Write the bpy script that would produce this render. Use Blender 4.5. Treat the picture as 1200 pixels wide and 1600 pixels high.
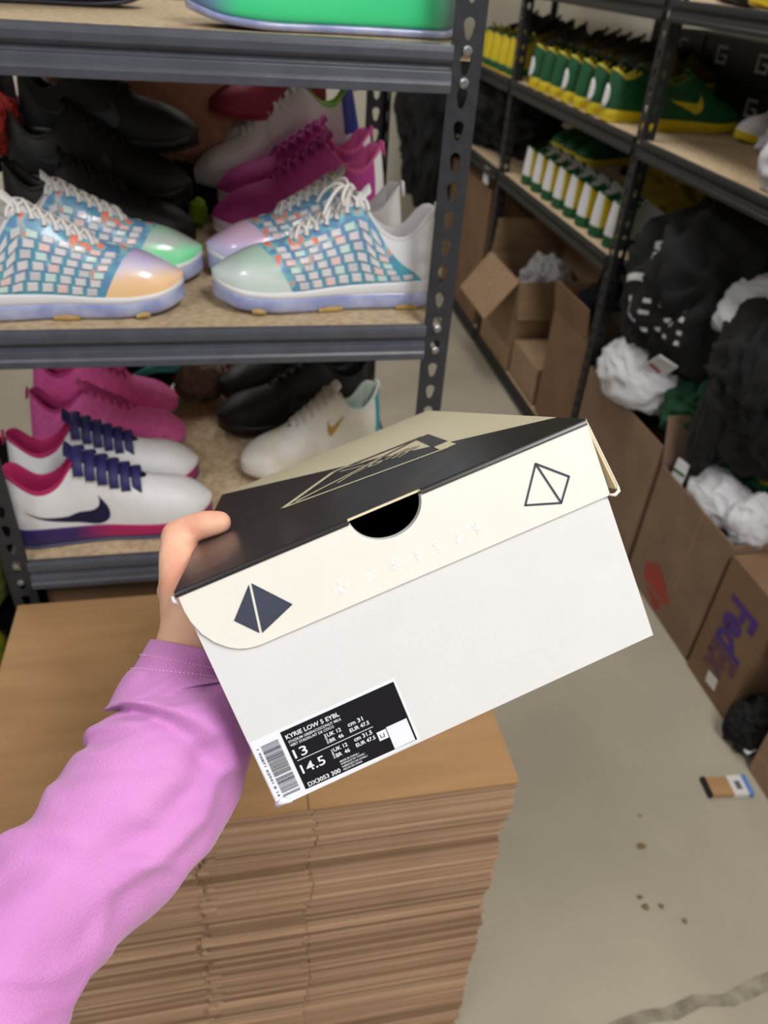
import bpy, bmesh, math, random
import numpy as np
from mathutils import Vector, Matrix, noise as mnoise

PI = math.pi
for _o in list(bpy.data.objects):
    bpy.data.objects.remove(_o)
SC = bpy.context.scene
COL = SC.collection

# ------------------------------------------------------------------ camera
cd = bpy.data.cameras.new('camera')
cam = bpy.data.objects.new('camera', cd)
COL.objects.link(cam)
cd.sensor_fit = 'VERTICAL'
cd.sensor_height = 36.0
cd.sensor_width = 27.0
cd.lens = 26.775
cd.clip_start = 0.02
_r = ((0.98125863, -0.18277593, 0.06102835), (-0.05996351, -0.59061672, -0.80472123), (0.18312803, 0.78598018, -0.59050764))
cam.matrix_world = Matrix(((_r[0][0], -_r[1][0], -_r[2][0], 0.0),
                           (_r[0][1], -_r[1][1], -_r[2][1], 0.0),
                           (_r[0][2], -_r[1][2], -_r[2][2], 1.55),
                           (0, 0, 0, 1)))
cd.dof.use_dof = True
cd.dof.focus_distance = 0.45
cd.dof.aperture_fstop = 9.0
SC.camera = cam

# ------------------------------------------------------------------ world, lights, exposure
w = bpy.data.worlds.new('world')
SC.world = w
w.use_nodes = True
w.node_tree.nodes['Background'].inputs[0].default_value = (1.0, 0.985, 0.965, 1)
w.node_tree.nodes['Background'].inputs[1].default_value = 0.19
SC.view_settings.view_transform = 'Standard'
SC.view_settings.look = 'None'
SC.view_settings.gamma = 1.0
SC.view_settings.use_curve_mapping = False
SC.view_settings.exposure = -0.08


def area(name, loc, sx, sy, power, rot=(0, 0, 0), col=(1.0, 0.985, 0.96)):
    l = bpy.data.lights.new(name, 'AREA')
    l.shape = 'RECTANGLE'
    l.size = sx
    l.size_y = sy
    l.energy = power
    l.color = col
    o = bpy.data.objects.new(name, l)
    COL.objects.link(o)
    o.location = loc
    o.rotation_euler = rot
    return o


# ceiling fittings: (x, y); each gets its area lamp here and its fitting geometry further down
FITTINGS = [(0.75, -0.75, 51), (-1.3, -0.9, 25), (0.62, 2.7, 18), (-1.5, 3.2, 16)]
for _x, _y, _p in FITTINGS:
    area('ceiling_lamp_light', (_x, _y, 2.93), 0.5, 1.4, _p)


# ------------------------------------------------------------------ materials
def lin(c):
    return tuple(((v / 255.0) / 12.92 if v <= 10 else (((v / 255.0) + 0.055) / 1.055) ** 2.4) for v in c)


def mat(name, rgb, rough=0.6, metal=0.0, var=0.0, vscale=20.0, bump=0.0, bscale=200.0, spec=0.5, rgb2=None, stretch=None,
        trans=0.0, coat=0.0, sheen=0.0, detail=3.0, lo=0.35, hi=0.65):
    m = bpy.data.materials.new(name)
    m.use_nodes = True
    nt = m.node_tree
    b = nt.nodes['Principled BSDF']
    c = lin(rgb)
    b.inputs['Base Color'].default_value = (*c, 1)
    b.inputs['Roughness'].default_value = rough
    b.inputs['Metallic'].default_value = metal
    b.inputs['Specular IOR Level'].default_value = spec
    b.inputs['Transmission Weight'].default_value = trans
    b.inputs['Coat Weight'].default_value = coat
    b.inputs['Sheen Weight'].default_value = sheen
    tc = None
    if var or rgb2 or bump:
        tc = nt.nodes.new('ShaderNodeTexCoord')
        mp = nt.nodes.new('ShaderNodeMapping')
        nt.links.new(tc.outputs['Object'], mp.inputs[0])
        if stretch:
            mp.inputs['Scale'].default_value = stretch
    if var or rgb2:
        n = nt.nodes.new('ShaderNodeTexNoise')
        n.inputs['Scale'].default_value = vscale
        n.inputs['Detail'].default_value = detail
        nt.links.new(mp.outputs[0], n.inputs['Vector'])
        r = nt.nodes.new('ShaderNodeValToRGB')
        r.color_ramp.elements[0].position = lo
        r.color_ramp.elements[1].position = hi
        c2 = lin(rgb2) if rgb2 else tuple(v * (1 + var) for v in c)
        c1 = c if rgb2 else tuple(v * (1 - var) for v in c)
        r.color_ramp.elements[0].color = (*c1, 1)
        r.color_ramp.elements[1].color = (*c2, 1)
        nt.links.new(n.outputs['Fac'], r.inputs[0])
        nt.links.new(r.outputs[0], b.inputs['Base Color'])
    if bump:
        n2 = nt.nodes.new('ShaderNodeTexNoise')
        n2.inputs['Scale'].default_value = bscale
        n2.inputs['Detail'].default_value = 2
        nt.links.new(mp.outputs[0], n2.inputs['Vector'])
        bp = nt.nodes.new('ShaderNodeBump')
        bp.inputs['Strength'].default_value = bump
        bp.inputs['Distance'].default_value = 0.003
        nt.links.new(n2.outputs['Fac'], bp.inputs['Height'])
        nt.links.new(bp.outputs[0], b.inputs['Normal'])
    return m


def ramp_mat(name, stops, axis_scale=(1, 0, 0), noise_scale=3.0, noise_amt=0.3, rough=0.4, metal=0.0, coat=0.0, offset=0.0):
    """pigment that runs through several colours along an object axis, wobbling with noise"""
    m = bpy.data.materials.new(name)
    m.use_nodes = True
    nt = m.node_tree
    b = nt.nodes['Principled BSDF']
    b.inputs['Roughness'].default_value = rough
    b.inputs['Metallic'].default_value = metal
    b.inputs['Coat Weight'].default_value = coat
    tc = nt.nodes.new('ShaderNodeTexCoord')
    dot = nt.nodes.new('ShaderNodeVectorMath')
    dot.operation = 'DOT_PRODUCT'
    dot.inputs[1].default_value = axis_scale
    nt.links.new(tc.outputs['Object'], dot.inputs[0])
    n = nt.nodes.new('ShaderNodeTexNoise')
    n.inputs['Scale'].default_value = noise_scale
    n.inputs['Detail'].default_value = 1.0
    nt.links.new(tc.outputs['Object'], n.inputs['Vector'])
    ma = nt.nodes.new('ShaderNodeMath')
    ma.operation = 'MULTIPLY_ADD'
    ma.inputs[1].default_value = noise_amt
    nt.links.new(n.outputs['Fac'], ma.inputs[0])
    nt.links.new(dot.outputs['Value'], ma.inputs[2])
    ad = nt.nodes.new('ShaderNodeMath')
    ad.operation = 'ADD'
    ad.inputs[1].default_value = offset - noise_amt * 0.5
    nt.links.new(ma.outputs[0], ad.inputs[0])
    r = nt.nodes.new('ShaderNodeValToRGB')
    els = r.color_ramp.elements
    els[0].position = stops[0][0]
    els[0].color = (*lin(stops[0][1]), 1)
    els[1].position = stops[-1][0]
    els[1].color = (*lin(stops[-1][1]), 1)
    for p, c in stops[1:-1]:
        e = els.new(p)
        e.color = (*lin(c), 1)
    nt.links.new(ad.outputs[0], r.inputs[0])
    nt.links.new(r.outputs[0], b.inputs['Base Color'])
    return m


M = {}
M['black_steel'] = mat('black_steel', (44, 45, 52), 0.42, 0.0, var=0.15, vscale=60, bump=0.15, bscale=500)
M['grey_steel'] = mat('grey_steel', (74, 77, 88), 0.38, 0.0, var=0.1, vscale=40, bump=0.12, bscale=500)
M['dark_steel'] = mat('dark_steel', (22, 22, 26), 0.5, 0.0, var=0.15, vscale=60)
M['rivet'] = mat('rivet', (170, 172, 178), 0.3, 0.9)
M['board'] = mat('particle_board', (176, 152, 122), 0.8, rgb2=(204, 182, 150), vscale=90, detail=5, bump=0.2, bscale=300)
M['concrete'] = mat('concrete', (152, 144, 128), 0.75, rgb2=(176, 168, 151), vscale=1.6, detail=9, bump=0.08, bscale=60, lo=0.3, hi=0.7)
M['stain'] = mat('stain', (112, 96, 60), 0.6, var=0.2, vscale=60)
M['stain_grey'] = mat('stain_grey', (112, 106, 94), 0.8, rgb2=(150, 142, 126), vscale=26, detail=6)
M['wall_paint'] = mat('wall_paint', (226, 220, 204), 0.8, var=0.04, vscale=3)
M['ceiling_paint'] = mat('ceiling_paint', (205, 203, 197), 0.9, var=0.04, vscale=3)
M['card'] = mat('cardboard', (148, 120, 93), 0.85, rgb2=(160, 131, 102), vscale=7, stretch=(1, 5, 5), bump=0.08, bscale=80)
M['card_top'] = mat('cardboard_face', (164, 126, 86), 0.8, rgb2=(176, 137, 95), vscale=5, stretch=(1, 6, 1), bump=0.06, bscale=60)
M['card_dark'] = mat('cardboard_brown', (118, 90, 66), 0.85, rgb2=(130, 100, 74), vscale=6, bump=0.08, bscale=80)
M['card_grey'] = mat('cardboard_greyed', (124, 100, 82), 0.85, rgb2=(138, 113, 92), vscale=6, bump=0.08, bscale=80)
M['card_edge'] = mat('cardboard_edge', (152, 121, 95), 0.95, rgb2=(180, 149, 121), vscale=40, stretch=(0.08, 1, 4), bump=0.3, bscale=160)
M['card_edge_b'] = mat('cardboard_edge_dark', (124, 96, 72), 0.95, rgb2=(148, 118, 92), vscale=40, stretch=(0.08, 1, 4), bump=0.3, bscale=160)
M['card_edge_c'] = mat('cardboard_edge_pale', (170, 139, 111), 0.95, rgb2=(190, 159, 130), vscale=40, stretch=(0.08, 1, 4), bump=0.3, bscale=160)


# ------------------------------------------------------------------ helpers
def tag(o, label=None, cat=None, group=None, kind=None):
    if label:
        o['label'] = label
    if cat:
        o['category'] = cat
    if group:
        o['group'] = group
    if kind:
        o['kind'] = kind
    return o


def link(name, me, m=None, parent=None):
    o = bpy.data.objects.new(name, me)
    COL.objects.link(o)
    if m is not None and me is not None and len(me.materials) == 0:
        me.materials.append(m)
    if parent is not None:
        o.parent = parent
    return o


def empty(name, loc=(0, 0, 0), rot=(0, 0, 0), parent=None):
    o = bpy.data.objects.new(name, None)
    o.empty_display_size = 0.05
    COL.objects.link(o)
    o.location = loc
    o.rotation_euler = rot
    if parent:
        o.parent = parent
    return o


class MB:
    """collects shapes; build() links them as one mesh object"""

    def __init__(self):
        self.v = []
        self.f = []

    def add(self, vs, fs):
        n = len(self.v)
        self.v += [tuple(p) for p in vs]
        self.f += [tuple(i + n for i in f) for f in fs]
        return self

    def box(self, a, b):
        x0, y0, z0 = a
        x1, y1, z1 = b
        return self.add([(x0, y0, z0), (x1, y0, z0), (x1, y1, z0), (x0, y1, z0), (x0, y0, z1), (x1, y0, z1), (x1, y1, z1), (x0, y1, z1)],
                        [(0, 3, 2, 1), (4, 5, 6, 7), (0, 1, 5, 4), (1, 2, 6, 5), (2, 3, 7, 6), (3, 0, 4, 7)])

    def prism(self, poly, off):
        """poly: list of 3D points, extruded by vector off"""
        n = len(poly)
        q = [tuple(p[k] + off[k] for k in range(3)) for p in poly]
        fs = [tuple(range(n)), tuple(range(2 * n - 1, n - 1, -1))]
        for i in range(n):
            j = (i + 1) % n
            fs.append((i, n + i, n + j, j))
        return self.add(list(poly) + q, fs)

    def tube(self, pts, rad, sides=8, flat=1.0, cap=True):
        pts = [Vector(p) for p in pts]
        n = len(pts)
        rs = rad if isinstance(rad, (list, tuple)) else [rad] * n
        vs, fs = [], []
        up = None
        for i, p in enumerate(pts):
            t = (pts[min(i + 1, n - 1)] - pts[max(i - 1, 0)]).normalized()
            if up is None:
                up = Vector((0, 0, 1)) if abs(t.z) < 0.9 else Vector((1, 0, 0))
            a = t.cross(up)
            if a.length < 1e-6:
                a = t.cross(Vector((1, 0, 0.3)))
            a.normalize()
            b = a.cross(t).normalized()
            up = b
            for k in range(sides):
                th = 2 * PI * k / sides
                vs.append(p + a * (math.cos(th) * rs[i]) + b * (math.sin(th) * rs[i] * flat))
        for i in range(n - 1):
            for k in range(sides):
                k2 = (k + 1) % sides
                fs.append((i * sides + k, i * sides + k2, (i + 1) * sides + k2, (i + 1) * sides + k))
        if cap:
            fs.append(tuple(range(sides - 1, -1, -1)))
            fs.append(tuple((n - 1) * sides + k for k in range(sides)))
        return self.add(vs, fs)

    def grid(self, rows):
        nr, nc = len(rows), len(rows[0])
        vs = [p for r in rows for p in r]
        fs = [(i * nc + j, i * nc + j + 1, (i + 1) * nc + j + 1, (i + 1) * nc + j) for i in range(nr - 1) for j in range(nc - 1)]
        return self.add(vs, fs)

    def mesh(self, name, smooth=False, merge=0.0, recalc=True):
        me = bpy.data.meshes.new(name)
        me.from_pydata([tuple(p) for p in self.v], [], self.f)
        bm = bmesh.new()
        bm.from_mesh(me)
        if merge:
            bmesh.ops.remove_doubles(bm, verts=bm.verts, dist=merge)
        bmesh.ops.dissolve_degenerate(bm, edges=bm.edges, dist=1e-7)
        if recalc:
            bmesh.ops.recalc_face_normals(bm, faces=bm.faces)
        bm.to_mesh(me)
        bm.free()
        if smooth:
            me.polygons.foreach_set('use_smooth', [True] * len(me.polygons))
        me.update()
        return me

    def build(self, name, m, parent=None, smooth=False, merge=0.0, sub=0, solid=0.0, bevel=0.0, recalc=True):
        o = link(name, self.mesh(name, smooth, merge, recalc), m, parent)
        if solid:
            md = o.modifiers.new('solid', 'SOLIDIFY')
            md.thickness = solid
            md.offset = 0
        if bevel:
            md = o.modifiers.new('bevel', 'BEVEL')
            md.width = bevel
            md.segments = 2
            md.limit_method = 'ANGLE'
        if sub:
            md = o.modifiers.new('sub', 'SUBSURF')
            md.levels = sub
            md.render_levels = sub
        return o


def copy_tree(o, parent=None):
    c = o.copy()
    COL.objects.link(c)
    c.parent = parent
    for ch in o.children:
        copy_tree(ch, c)
    return c


def catmull(pts, n=8):
    pts = [Vector(p) for p in pts]
    out = []
    for i in range(len(pts) - 1):
        p0 = pts[max(i - 1, 0)]
        p1, p2 = pts[i], pts[i + 1]
        p3 = pts[min(i + 2, len(pts) - 1)]
        for k in range(n):
            t = k / n
            out.append(0.5 * ((2 * p1) + (p2 - p0) * t + (2 * p0 - 5 * p1 + 4 * p2 - p3) * t * t + (3 * p1 - p0 - 3 * p2 + p3) * t ** 3))
    out.append(pts[-1])
    return out


def text_obj(name, s, m, parent, width, height=None, bold=0.0):
    """flat lettering in the xy plane, left end at the origin, stretched to width (and height)"""
    cu = bpy.data.curves.new(name, 'FONT')
    cu.body = s
    cu.offset = bold
    cu.resolution_u = 3
    to = bpy.data.objects.new(name, cu)
    COL.objects.link(to)
    dg = bpy.context.evaluated_depsgraph_get()
    me = bpy.data.meshes.new_from_object(to.evaluated_get(dg))
    bpy.data.objects.remove(to)
    xs = [v.co.x for v in me.vertices]
    ys = [v.co.y for v in me.vertices]
    x0, x1, y0, y1 = min(xs), max(xs), min(ys), max(ys)
    sx = width / (x1 - x0)
    sy = (height / (y1 - y0)) if height else sx
    for v in me.vertices:
        v.co = ((v.co.x - x0) * sx, (v.co.y - y0) * sy, 0)
    me.materials.clear()
    return link(name, me, m, parent)

# ------------------------------------------------------------------ the room
fl = MB().box((-4.0, -3.0, -0.1), (2.2, 6.0, 0.0)).build('floor', M['concrete'])
tag(fl, kind='structure')
fc = MB()
random.seed(4)
_pts = [(0.60, 0.462), (0.67, 0.474), (0.72, 0.468), (0.78, 0.482), (0.84, 0.474), (0.92, 0.49), (1.05, 0.497), (1.2, 0.51)]
fc.add([(x, y + random.uniform(0.003, 0.012), 0.0012) for x, y in _pts] + [(x + 0.01, y - 0.022 - random.uniform(-0.006, 0.006), 0.0012) for x, y in reversed(_pts)],
       [tuple(range(2 * len(_pts)))])
fc.build('scuffed_joint_line', M['stain_grey'], fl)
for x, y, r in ((0.82, 0.78, 0.011), (0.765, 0.675, 0.007), (0.768, 0.655, 0.010), (0.80, 0.652, 0.007), (0.835, 0.615, 0.007), (0.85, 0.85, 0.006)):
    s = MB()
    k = [(x + r * random.uniform(0.7, 1.2) * math.cos(a), y + r * random.uniform(0.5, 1.0) * math.sin(a), 0.0010) for a in np.linspace(0, 2 * PI, 9)[:-1]]
    s.add(k, [tuple(range(8))])
    s.build('floor_stain', M['stain'], fl)
wb = tag(MB().box((-4.0, 5.0, 0), (2.2, 5.1, 3.0)).build('wall_back', M['wall_paint']), kind='structure')
wr = tag(MB().box((1.95, -3.0, 0), (2.05, 5.0, 3.0)).build('wall_right', M['wall_paint']), kind='structure')
tag(MB().box((-4.0, -3.0, 3.0), (2.2, 6.0, 3.1)).build('ceiling', M['ceiling_paint']), kind='structure')
M['lamp_body'] = mat('lamp_body', (225, 225, 225), 0.5)
_e = bpy.data.materials.new('lamp_diffuser')
_e.use_nodes = True
_b = _e.node_tree.nodes['Principled BSDF']
_b.inputs['Base Color'].default_value = (0.9, 0.9, 0.9, 1)
_b.inputs['Emission Color'].default_value = (1, 0.97, 0.92, 1)
_b.inputs['Emission Strength'].default_value = 3.0
M['lamp_diffuser'] = _e
_w = ['white ceiling light fitting above and behind the camera on the right', 'white ceiling light fitting behind the camera on the left',
      'white ceiling light fitting above the aisle between the racks', 'white ceiling light fitting far behind the left rack']
for (x, y, p), lab in zip(FITTINGS, _w):
    t = empty('ceiling_light', (x, y, 2.94))
    tag(t, lab, 'ceiling light', 'ceiling lights')
    MB().box((-0.3, -0.75, 0.01), (0.3, 0.75, 0.06)).build('housing', M['lamp_body'], t)
    MB().box((-0.27, -0.72, 0.0), (0.27, 0.72, 0.01)).build('diffuser', M['lamp_diffuser'], t)


# ------------------------------------------------------------------ steel racks
def keyhole_strip(z0, n, pitch, wdt, kind=0):
    """a perforated plate in local xz, x 0..wdt, one keyhole per pitch"""
    mb = MB()
    cx = wdt / 2
    for c in range(n):
        zc = z0 + c * pitch + pitch * 0.5
        prof = []
        for a in np.linspace(0, 2 * PI, 17)[:-1]:
            ca, sa = math.cos(a), math.sin(a)
            if sa >= -0.35:
                r = 0.0068
                prof.append((cx + r * ca, zc + 0.005 + r * sa))
            else:
                prof.append((cx + 0.0038 * ca * 1.25, zc - 0.0045 + 0.0085 * (sa + 0.35) - 0.001))
        out = []
        h = pitch / 2
        for (px, pz) in prof:
            dx, dz = px - cx, pz - zc
            k = min(cx / abs(dx) if abs(dx) > 1e-9 else 1e9, h / abs(dz) if abs(dz) > 1e-9 else 1e9)
            out.append([cx + dx * k, zc + dz * k])
        for sx in (-1, 1):
            for sz in (-1, 1):
                i = min(range(16), key=lambda q: (out[q][0] - (cx + sx * cx)) ** 2 + (out[q][1] - (zc + sz * h)) ** 2)
                out[i] = [cx + sx * cx, zc + sz * h]
        vs = [(p[0], 0, p[1]) for p in prof] + [(p[0], 0, p[1]) for p in out]
        mb.add(vs, [(i, (i + 1) % 16, 16 + (i + 1) % 16, 16 + i) for i in range(16)])
    return mb


def make_post(parent, x, y, sx, sy, h, m, pitch=0.0358, wdt=0.038, holes=True):
    """L-angle post whose corner stands at (x, y); flanges run sx in x and sy in y"""
    n = int(h / pitch)
    mb = MB()
    if holes:
        st = keyhole_strip(0, n, pitch, wdt)
        mb.add([(x + sx * v[0], y, v[2]) for v in st.v], st.f)
        mb.add([(x, y + sy * v[0], v[2]) for v in st.v], st.f)
        return mb.build('post', m, parent, merge=1e-5, solid=0.0022)
    mb.box((min(x, x + sx * wdt), min(y, y + sy * 0.003), 0), (max(x, x + sx * wdt), max(y, y + sy * 0.003), h))
    mb.box((min(x, x + sx * 0.003), min(y, y + sy * wdt), 0), (max(x, x + sx * 0.003), max(y, y + sy * wdt), h))
    return mb.build('post', m, parent)


BEAM = [(0.0, 0.004), (-0.005, 0.002), (-0.0065, -0.004), (-0.0065, -0.012), (-0.003, -0.0165), (0.001, -0.018), (0.001, -0.0225),
        (-0.005, -0.0245), (-0.0065, -0.034), (-0.009, -0.0375), (-0.008, -0.047), (0.004, -0.048), (0.004, -0.0225), (0.012, -0.0225), (0.012, 0.0)]


def beam(parent, p0, p1, nrm, z, m, name='beam', s=1.0):
    """step beam from p0 to p1 (xy), profile pushed out along nrm"""
    poly = [(p0[0] - nrm[0] * a * s, p0[1] - nrm[1] * a * s, z + b * s) for a, b in BEAM]
    return MB().prism(poly, (p1[0] - p0[0], p1[1] - p0[1], 0)).build(name, m, parent, bevel=0.0008)


_riv = MB()
_riv.tube([(0, 0.001, 0), (0, -0.003, 0), (0, -0.0045, 0)], [0.0058, 0.0058, 0.0036], 12)
RIVET = _riv.mesh('rivet', smooth=False)
RIVET.materials.append(M['rivet'])

rack = empty('steel_rack', (0, 0, 0))
tag(rack, 'dark steel boltless rack with particle board shelves full of sneakers, nearest at left', 'rack')
LX0, LX1, LY0, LY1 = -0.373, 0.309, 1.0, 1.56
LZ = [0.33, 0.74, 1.125, 1.467]
for x, sx in ((LX0, 1), (LX1, -1)):
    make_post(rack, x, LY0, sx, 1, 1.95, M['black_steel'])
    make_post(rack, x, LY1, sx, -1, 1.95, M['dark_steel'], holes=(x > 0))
for z in LZ:
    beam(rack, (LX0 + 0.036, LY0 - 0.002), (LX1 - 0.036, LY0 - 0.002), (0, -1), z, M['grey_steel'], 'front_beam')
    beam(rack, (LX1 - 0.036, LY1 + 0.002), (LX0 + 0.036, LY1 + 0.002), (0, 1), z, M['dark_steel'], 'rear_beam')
    MB().box((LX1 - 0.012, LY0 + 0.004, z - 0.04), (LX1 - 0.003, LY1 - 0.004, z - 0.006)).build('side_beam', M['dark_steel'], rack)
    MB().box((LX0 + 0.003, LY0 + 0.004, z - 0.04), (LX0 + 0.012, LY1 - 0.004, z - 0.006)).build('side_beam', M['dark_steel'], rack)
    MB().box((LX0 + 0.013, LY0 + 0.001, z - 0.0135), (LX1 - 0.013, LY1 - 0.001, z)).build('shelf_board', M['board'], rack)
    for x in (LX0 + 0.019, LX1 - 0.019):
        for dz in (-0.003, -0.036):
            o = link('rivet', RIVET, None, rack)
            o.location = (x, LY0 - 0.0015, z + dz)

RX0, RX1 = 1.2, 1.8
RY = [0.62, 2.23, 3.4, 4.57]
rackr = empty('steel_rack', (0, 0, 0))
tag(rackr, 'long black steel rack along the right wall, loaded with green shoes and clothes', 'rack')
for y in RY[1:]:
    make_post(rackr, RX0, y, 1, 1, 2.1, M['dark_steel'], pitch=0.045)
    make_post(rackr, RX1, y, -1, 1, 2.1, M['dark_steel'], holes=False)
make_post(rackr, RX0, RY[0], 1, 1, 2.1, M['black_steel'], pitch=0.045)
make_post(rackr, RX1, RY[0], -1, 1, 2.1, M['dark_steel'], holes=False)
for (y0, y1, zs) in ((RY[0], RY[1], (1.16, 1.496)), (RY[1], RY[2], (0.06, 0.81, 1.16, 1.496)), (RY[2], RY[3], (0.06, 0.81, 1.16, 1.496))):
    for z in zs:
        beam(rackr, (RX0 - 0.002, y1 - 0.003), (RX0 - 0.002, y0 + 0.04), (-1, 0), z, M['dark_steel'], 'front_beam')
        beam(rackr, (RX1 + 0.002, y0 + 0.04), (RX1 + 0.002, y1 - 0.003), (1, 0), z, M['dark_steel'], 'rear_beam')
        MB().box((RX0 + 0.001, y0 + 0.006, z - 0.0135), (RX1 - 0.001, y1 - 0.004, z)).build('shelf_board', M['board'], rackr)
for y in RY[1:]:
    for z in (0.81, 1.16, 1.496):
        MB().box((RX0 + 0.004, y + 0.004, z - 0.045), (RX1 - 0.004, y + 0.012, z - 0.014)).build('side_beam', M['dark_steel'], rackr)


# ------------------------------------------------------------------ sneakers
def pch(pts):
    xs = [p[0] for p in pts]
    ys = [p[1] for p in pts]
    n = len(xs)
    d = [(ys[i + 1] - ys[i]) / (xs[i + 1] - xs[i]) for i in range(n - 1)]
    g = [d[0]] + [0.0 if d[i - 1] * d[i] <= 0 else 2 * d[i - 1] * d[i] / (d[i - 1] + d[i]) for i in range(1, n - 1)] + [d[-1]]

    def fn(x):
        x = min(max(x, xs[0]), xs[-1])
        i = 0
        while i < n - 2 and x > xs[i + 1]:
            i += 1
        h = xs[i + 1] - xs[i]
        t = (x - xs[i]) / h
        return ((2 * t ** 3 - 3 * t * t + 1) * ys[i] + (t ** 3 - 2 * t * t + t) * h * g[i] + (-2 * t ** 3 + 3 * t * t) * ys[i + 1] + (t ** 3 - t * t) * h * g[i + 1])
    return fn


class Last:
    """the surface of a low shoe, heel at x=0, toe at x=1, unit length"""

    def __init__(s, heel=0.27, dip=0.195, throat=0.292, vamp=0.20, toe=0.135, sole_h=0.085, width=1.08, zk=1.5, throat_w=1.0):
        heel, dip, throat, vamp, toe, sole_h = heel * zk, dip * zk, throat * zk, vamp * zk * .97, toe * zk, sole_h * (.4 + .6 * zk)
        s.W = pch([(0, .100), (.12, .108), (.25, .104), (.42, .102), (.6, .125), (.74, .138), (.86, .132), (1, .105)])
        s.wk = width
        s.z0 = pch([(0, .012), (.06, 0), (.66, 0), (.85, .012), (1, .05)])
        s.zm = pch([(0, sole_h * 1.12), (.15, sole_h * 1.05), (.45, sole_h * .92), (.75, sole_h * .8), (.92, sole_h * .95), (1, sole_h * 1.15)])
        s.zr = pch([(0, heel), (.05, heel * 0.985), (.18, dip), (.28, dip * 1.13), (.36, throat), (.46, throat * .45 + vamp * .55 + .03), (.66, vamp),
                    (.82, toe * .45 + vamp * .55), (.92, toe), (1, sole_h * 1.15 + .012)])
        s.yr = pch([(0, .066), (.12, .080), (.25, .076), (.36, .054 + .014 * (throat_w - 1)), (.45, .038 * throat_w), (.6, .034 * throat_w), (.655, .024 * throat_w), (.68, 0), (1, 0)])
        s.tw = throat_w
        s.k = pch([(0, .55), (.3, .5), (.5, .62), (.7, .80), (.9, .95), (1, .9)])

    def end(s, t):
        a, b = .10, .14
        if t < a:
            return math.sqrt(max(0, 1 - ((a - t) / a) ** 2))
        if t > 1 - b:
            return math.sqrt(max(0, 1 - ((t - 1 + b) / b) ** 2))
        return 1.0

    def w(s, t):
        return s.W(t) * s.end(t) * s.wk

    def c(s, t):
        return 0.012 * math.sin(PI * (t - 0.25)) if t > 0.25 else 0.0

    def S(s, t, u, side):
        """point on the upper: u=0 at the sole, u=1 at the collar/eyelet edge or the centre line"""
        wb = s.w(t) * 0.965
        zb = s.zm(t) - 0.012
        zr = max(s.zr(t), zb + .004)
        yr = min(s.yr(t) * s.end(t), wb)
        k = s.k(t)
        p0 = (wb, zb)
        p1 = (wb * (1.05 if t > .3 else 1.0) + 0.004 * s.end(t), zb + k * (zr - zb))
        p2 = (yr, zr)
        y = (1 - u) ** 2 * p0[0] + 2 * u * (1 - u) * p1[0] + u * u * p2[0]
        z = (1 - u) ** 2 * p0[1] + 2 * u * (1 - u) * p1[1] + u * u * p2[1]
        x = t + (0.03 * u * (1 - t / .12) ** 2 if t < .12 else 0)
        return Vector((x, side * y + s.c(t), z))

    def N(s, t, u, side):
        e = 0.004
        a = s.S(min(t + e, 1), u, side) - s.S(max(t - e, 0), u, side)
        b = s.S(t, min(u + e, 1), side) - s.S(t, max(u - e, 0), side)
        n = a.cross(b)
        if n.length < 1e-9:
            return Vector((0, side, 0))
        n.normalize()
        ref = s.S(t, u, side) - Vector((t, s.c(t), s.zm(t)))
        return n if n.dot(ref) > 0 else -n


def stations(n, a=0.0, b=1.0):
    ts = [(1 - math.cos(PI * k / n)) / 2 for k in range(n + 1)]
    return [t for t in ts if a <= t <= b]


SW_T = [(0, .80), (.25, .60), (.5, .47), (.68, .43), (.79, .47), (.86, .60), (.88, .80), (.87, .96)]
SW_B = [(0, .80), (.22, .49), (.46, .24), (.68, .07), (.85, .02), (.97, .22), (.97, .60), (.87, .96)]


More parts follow.
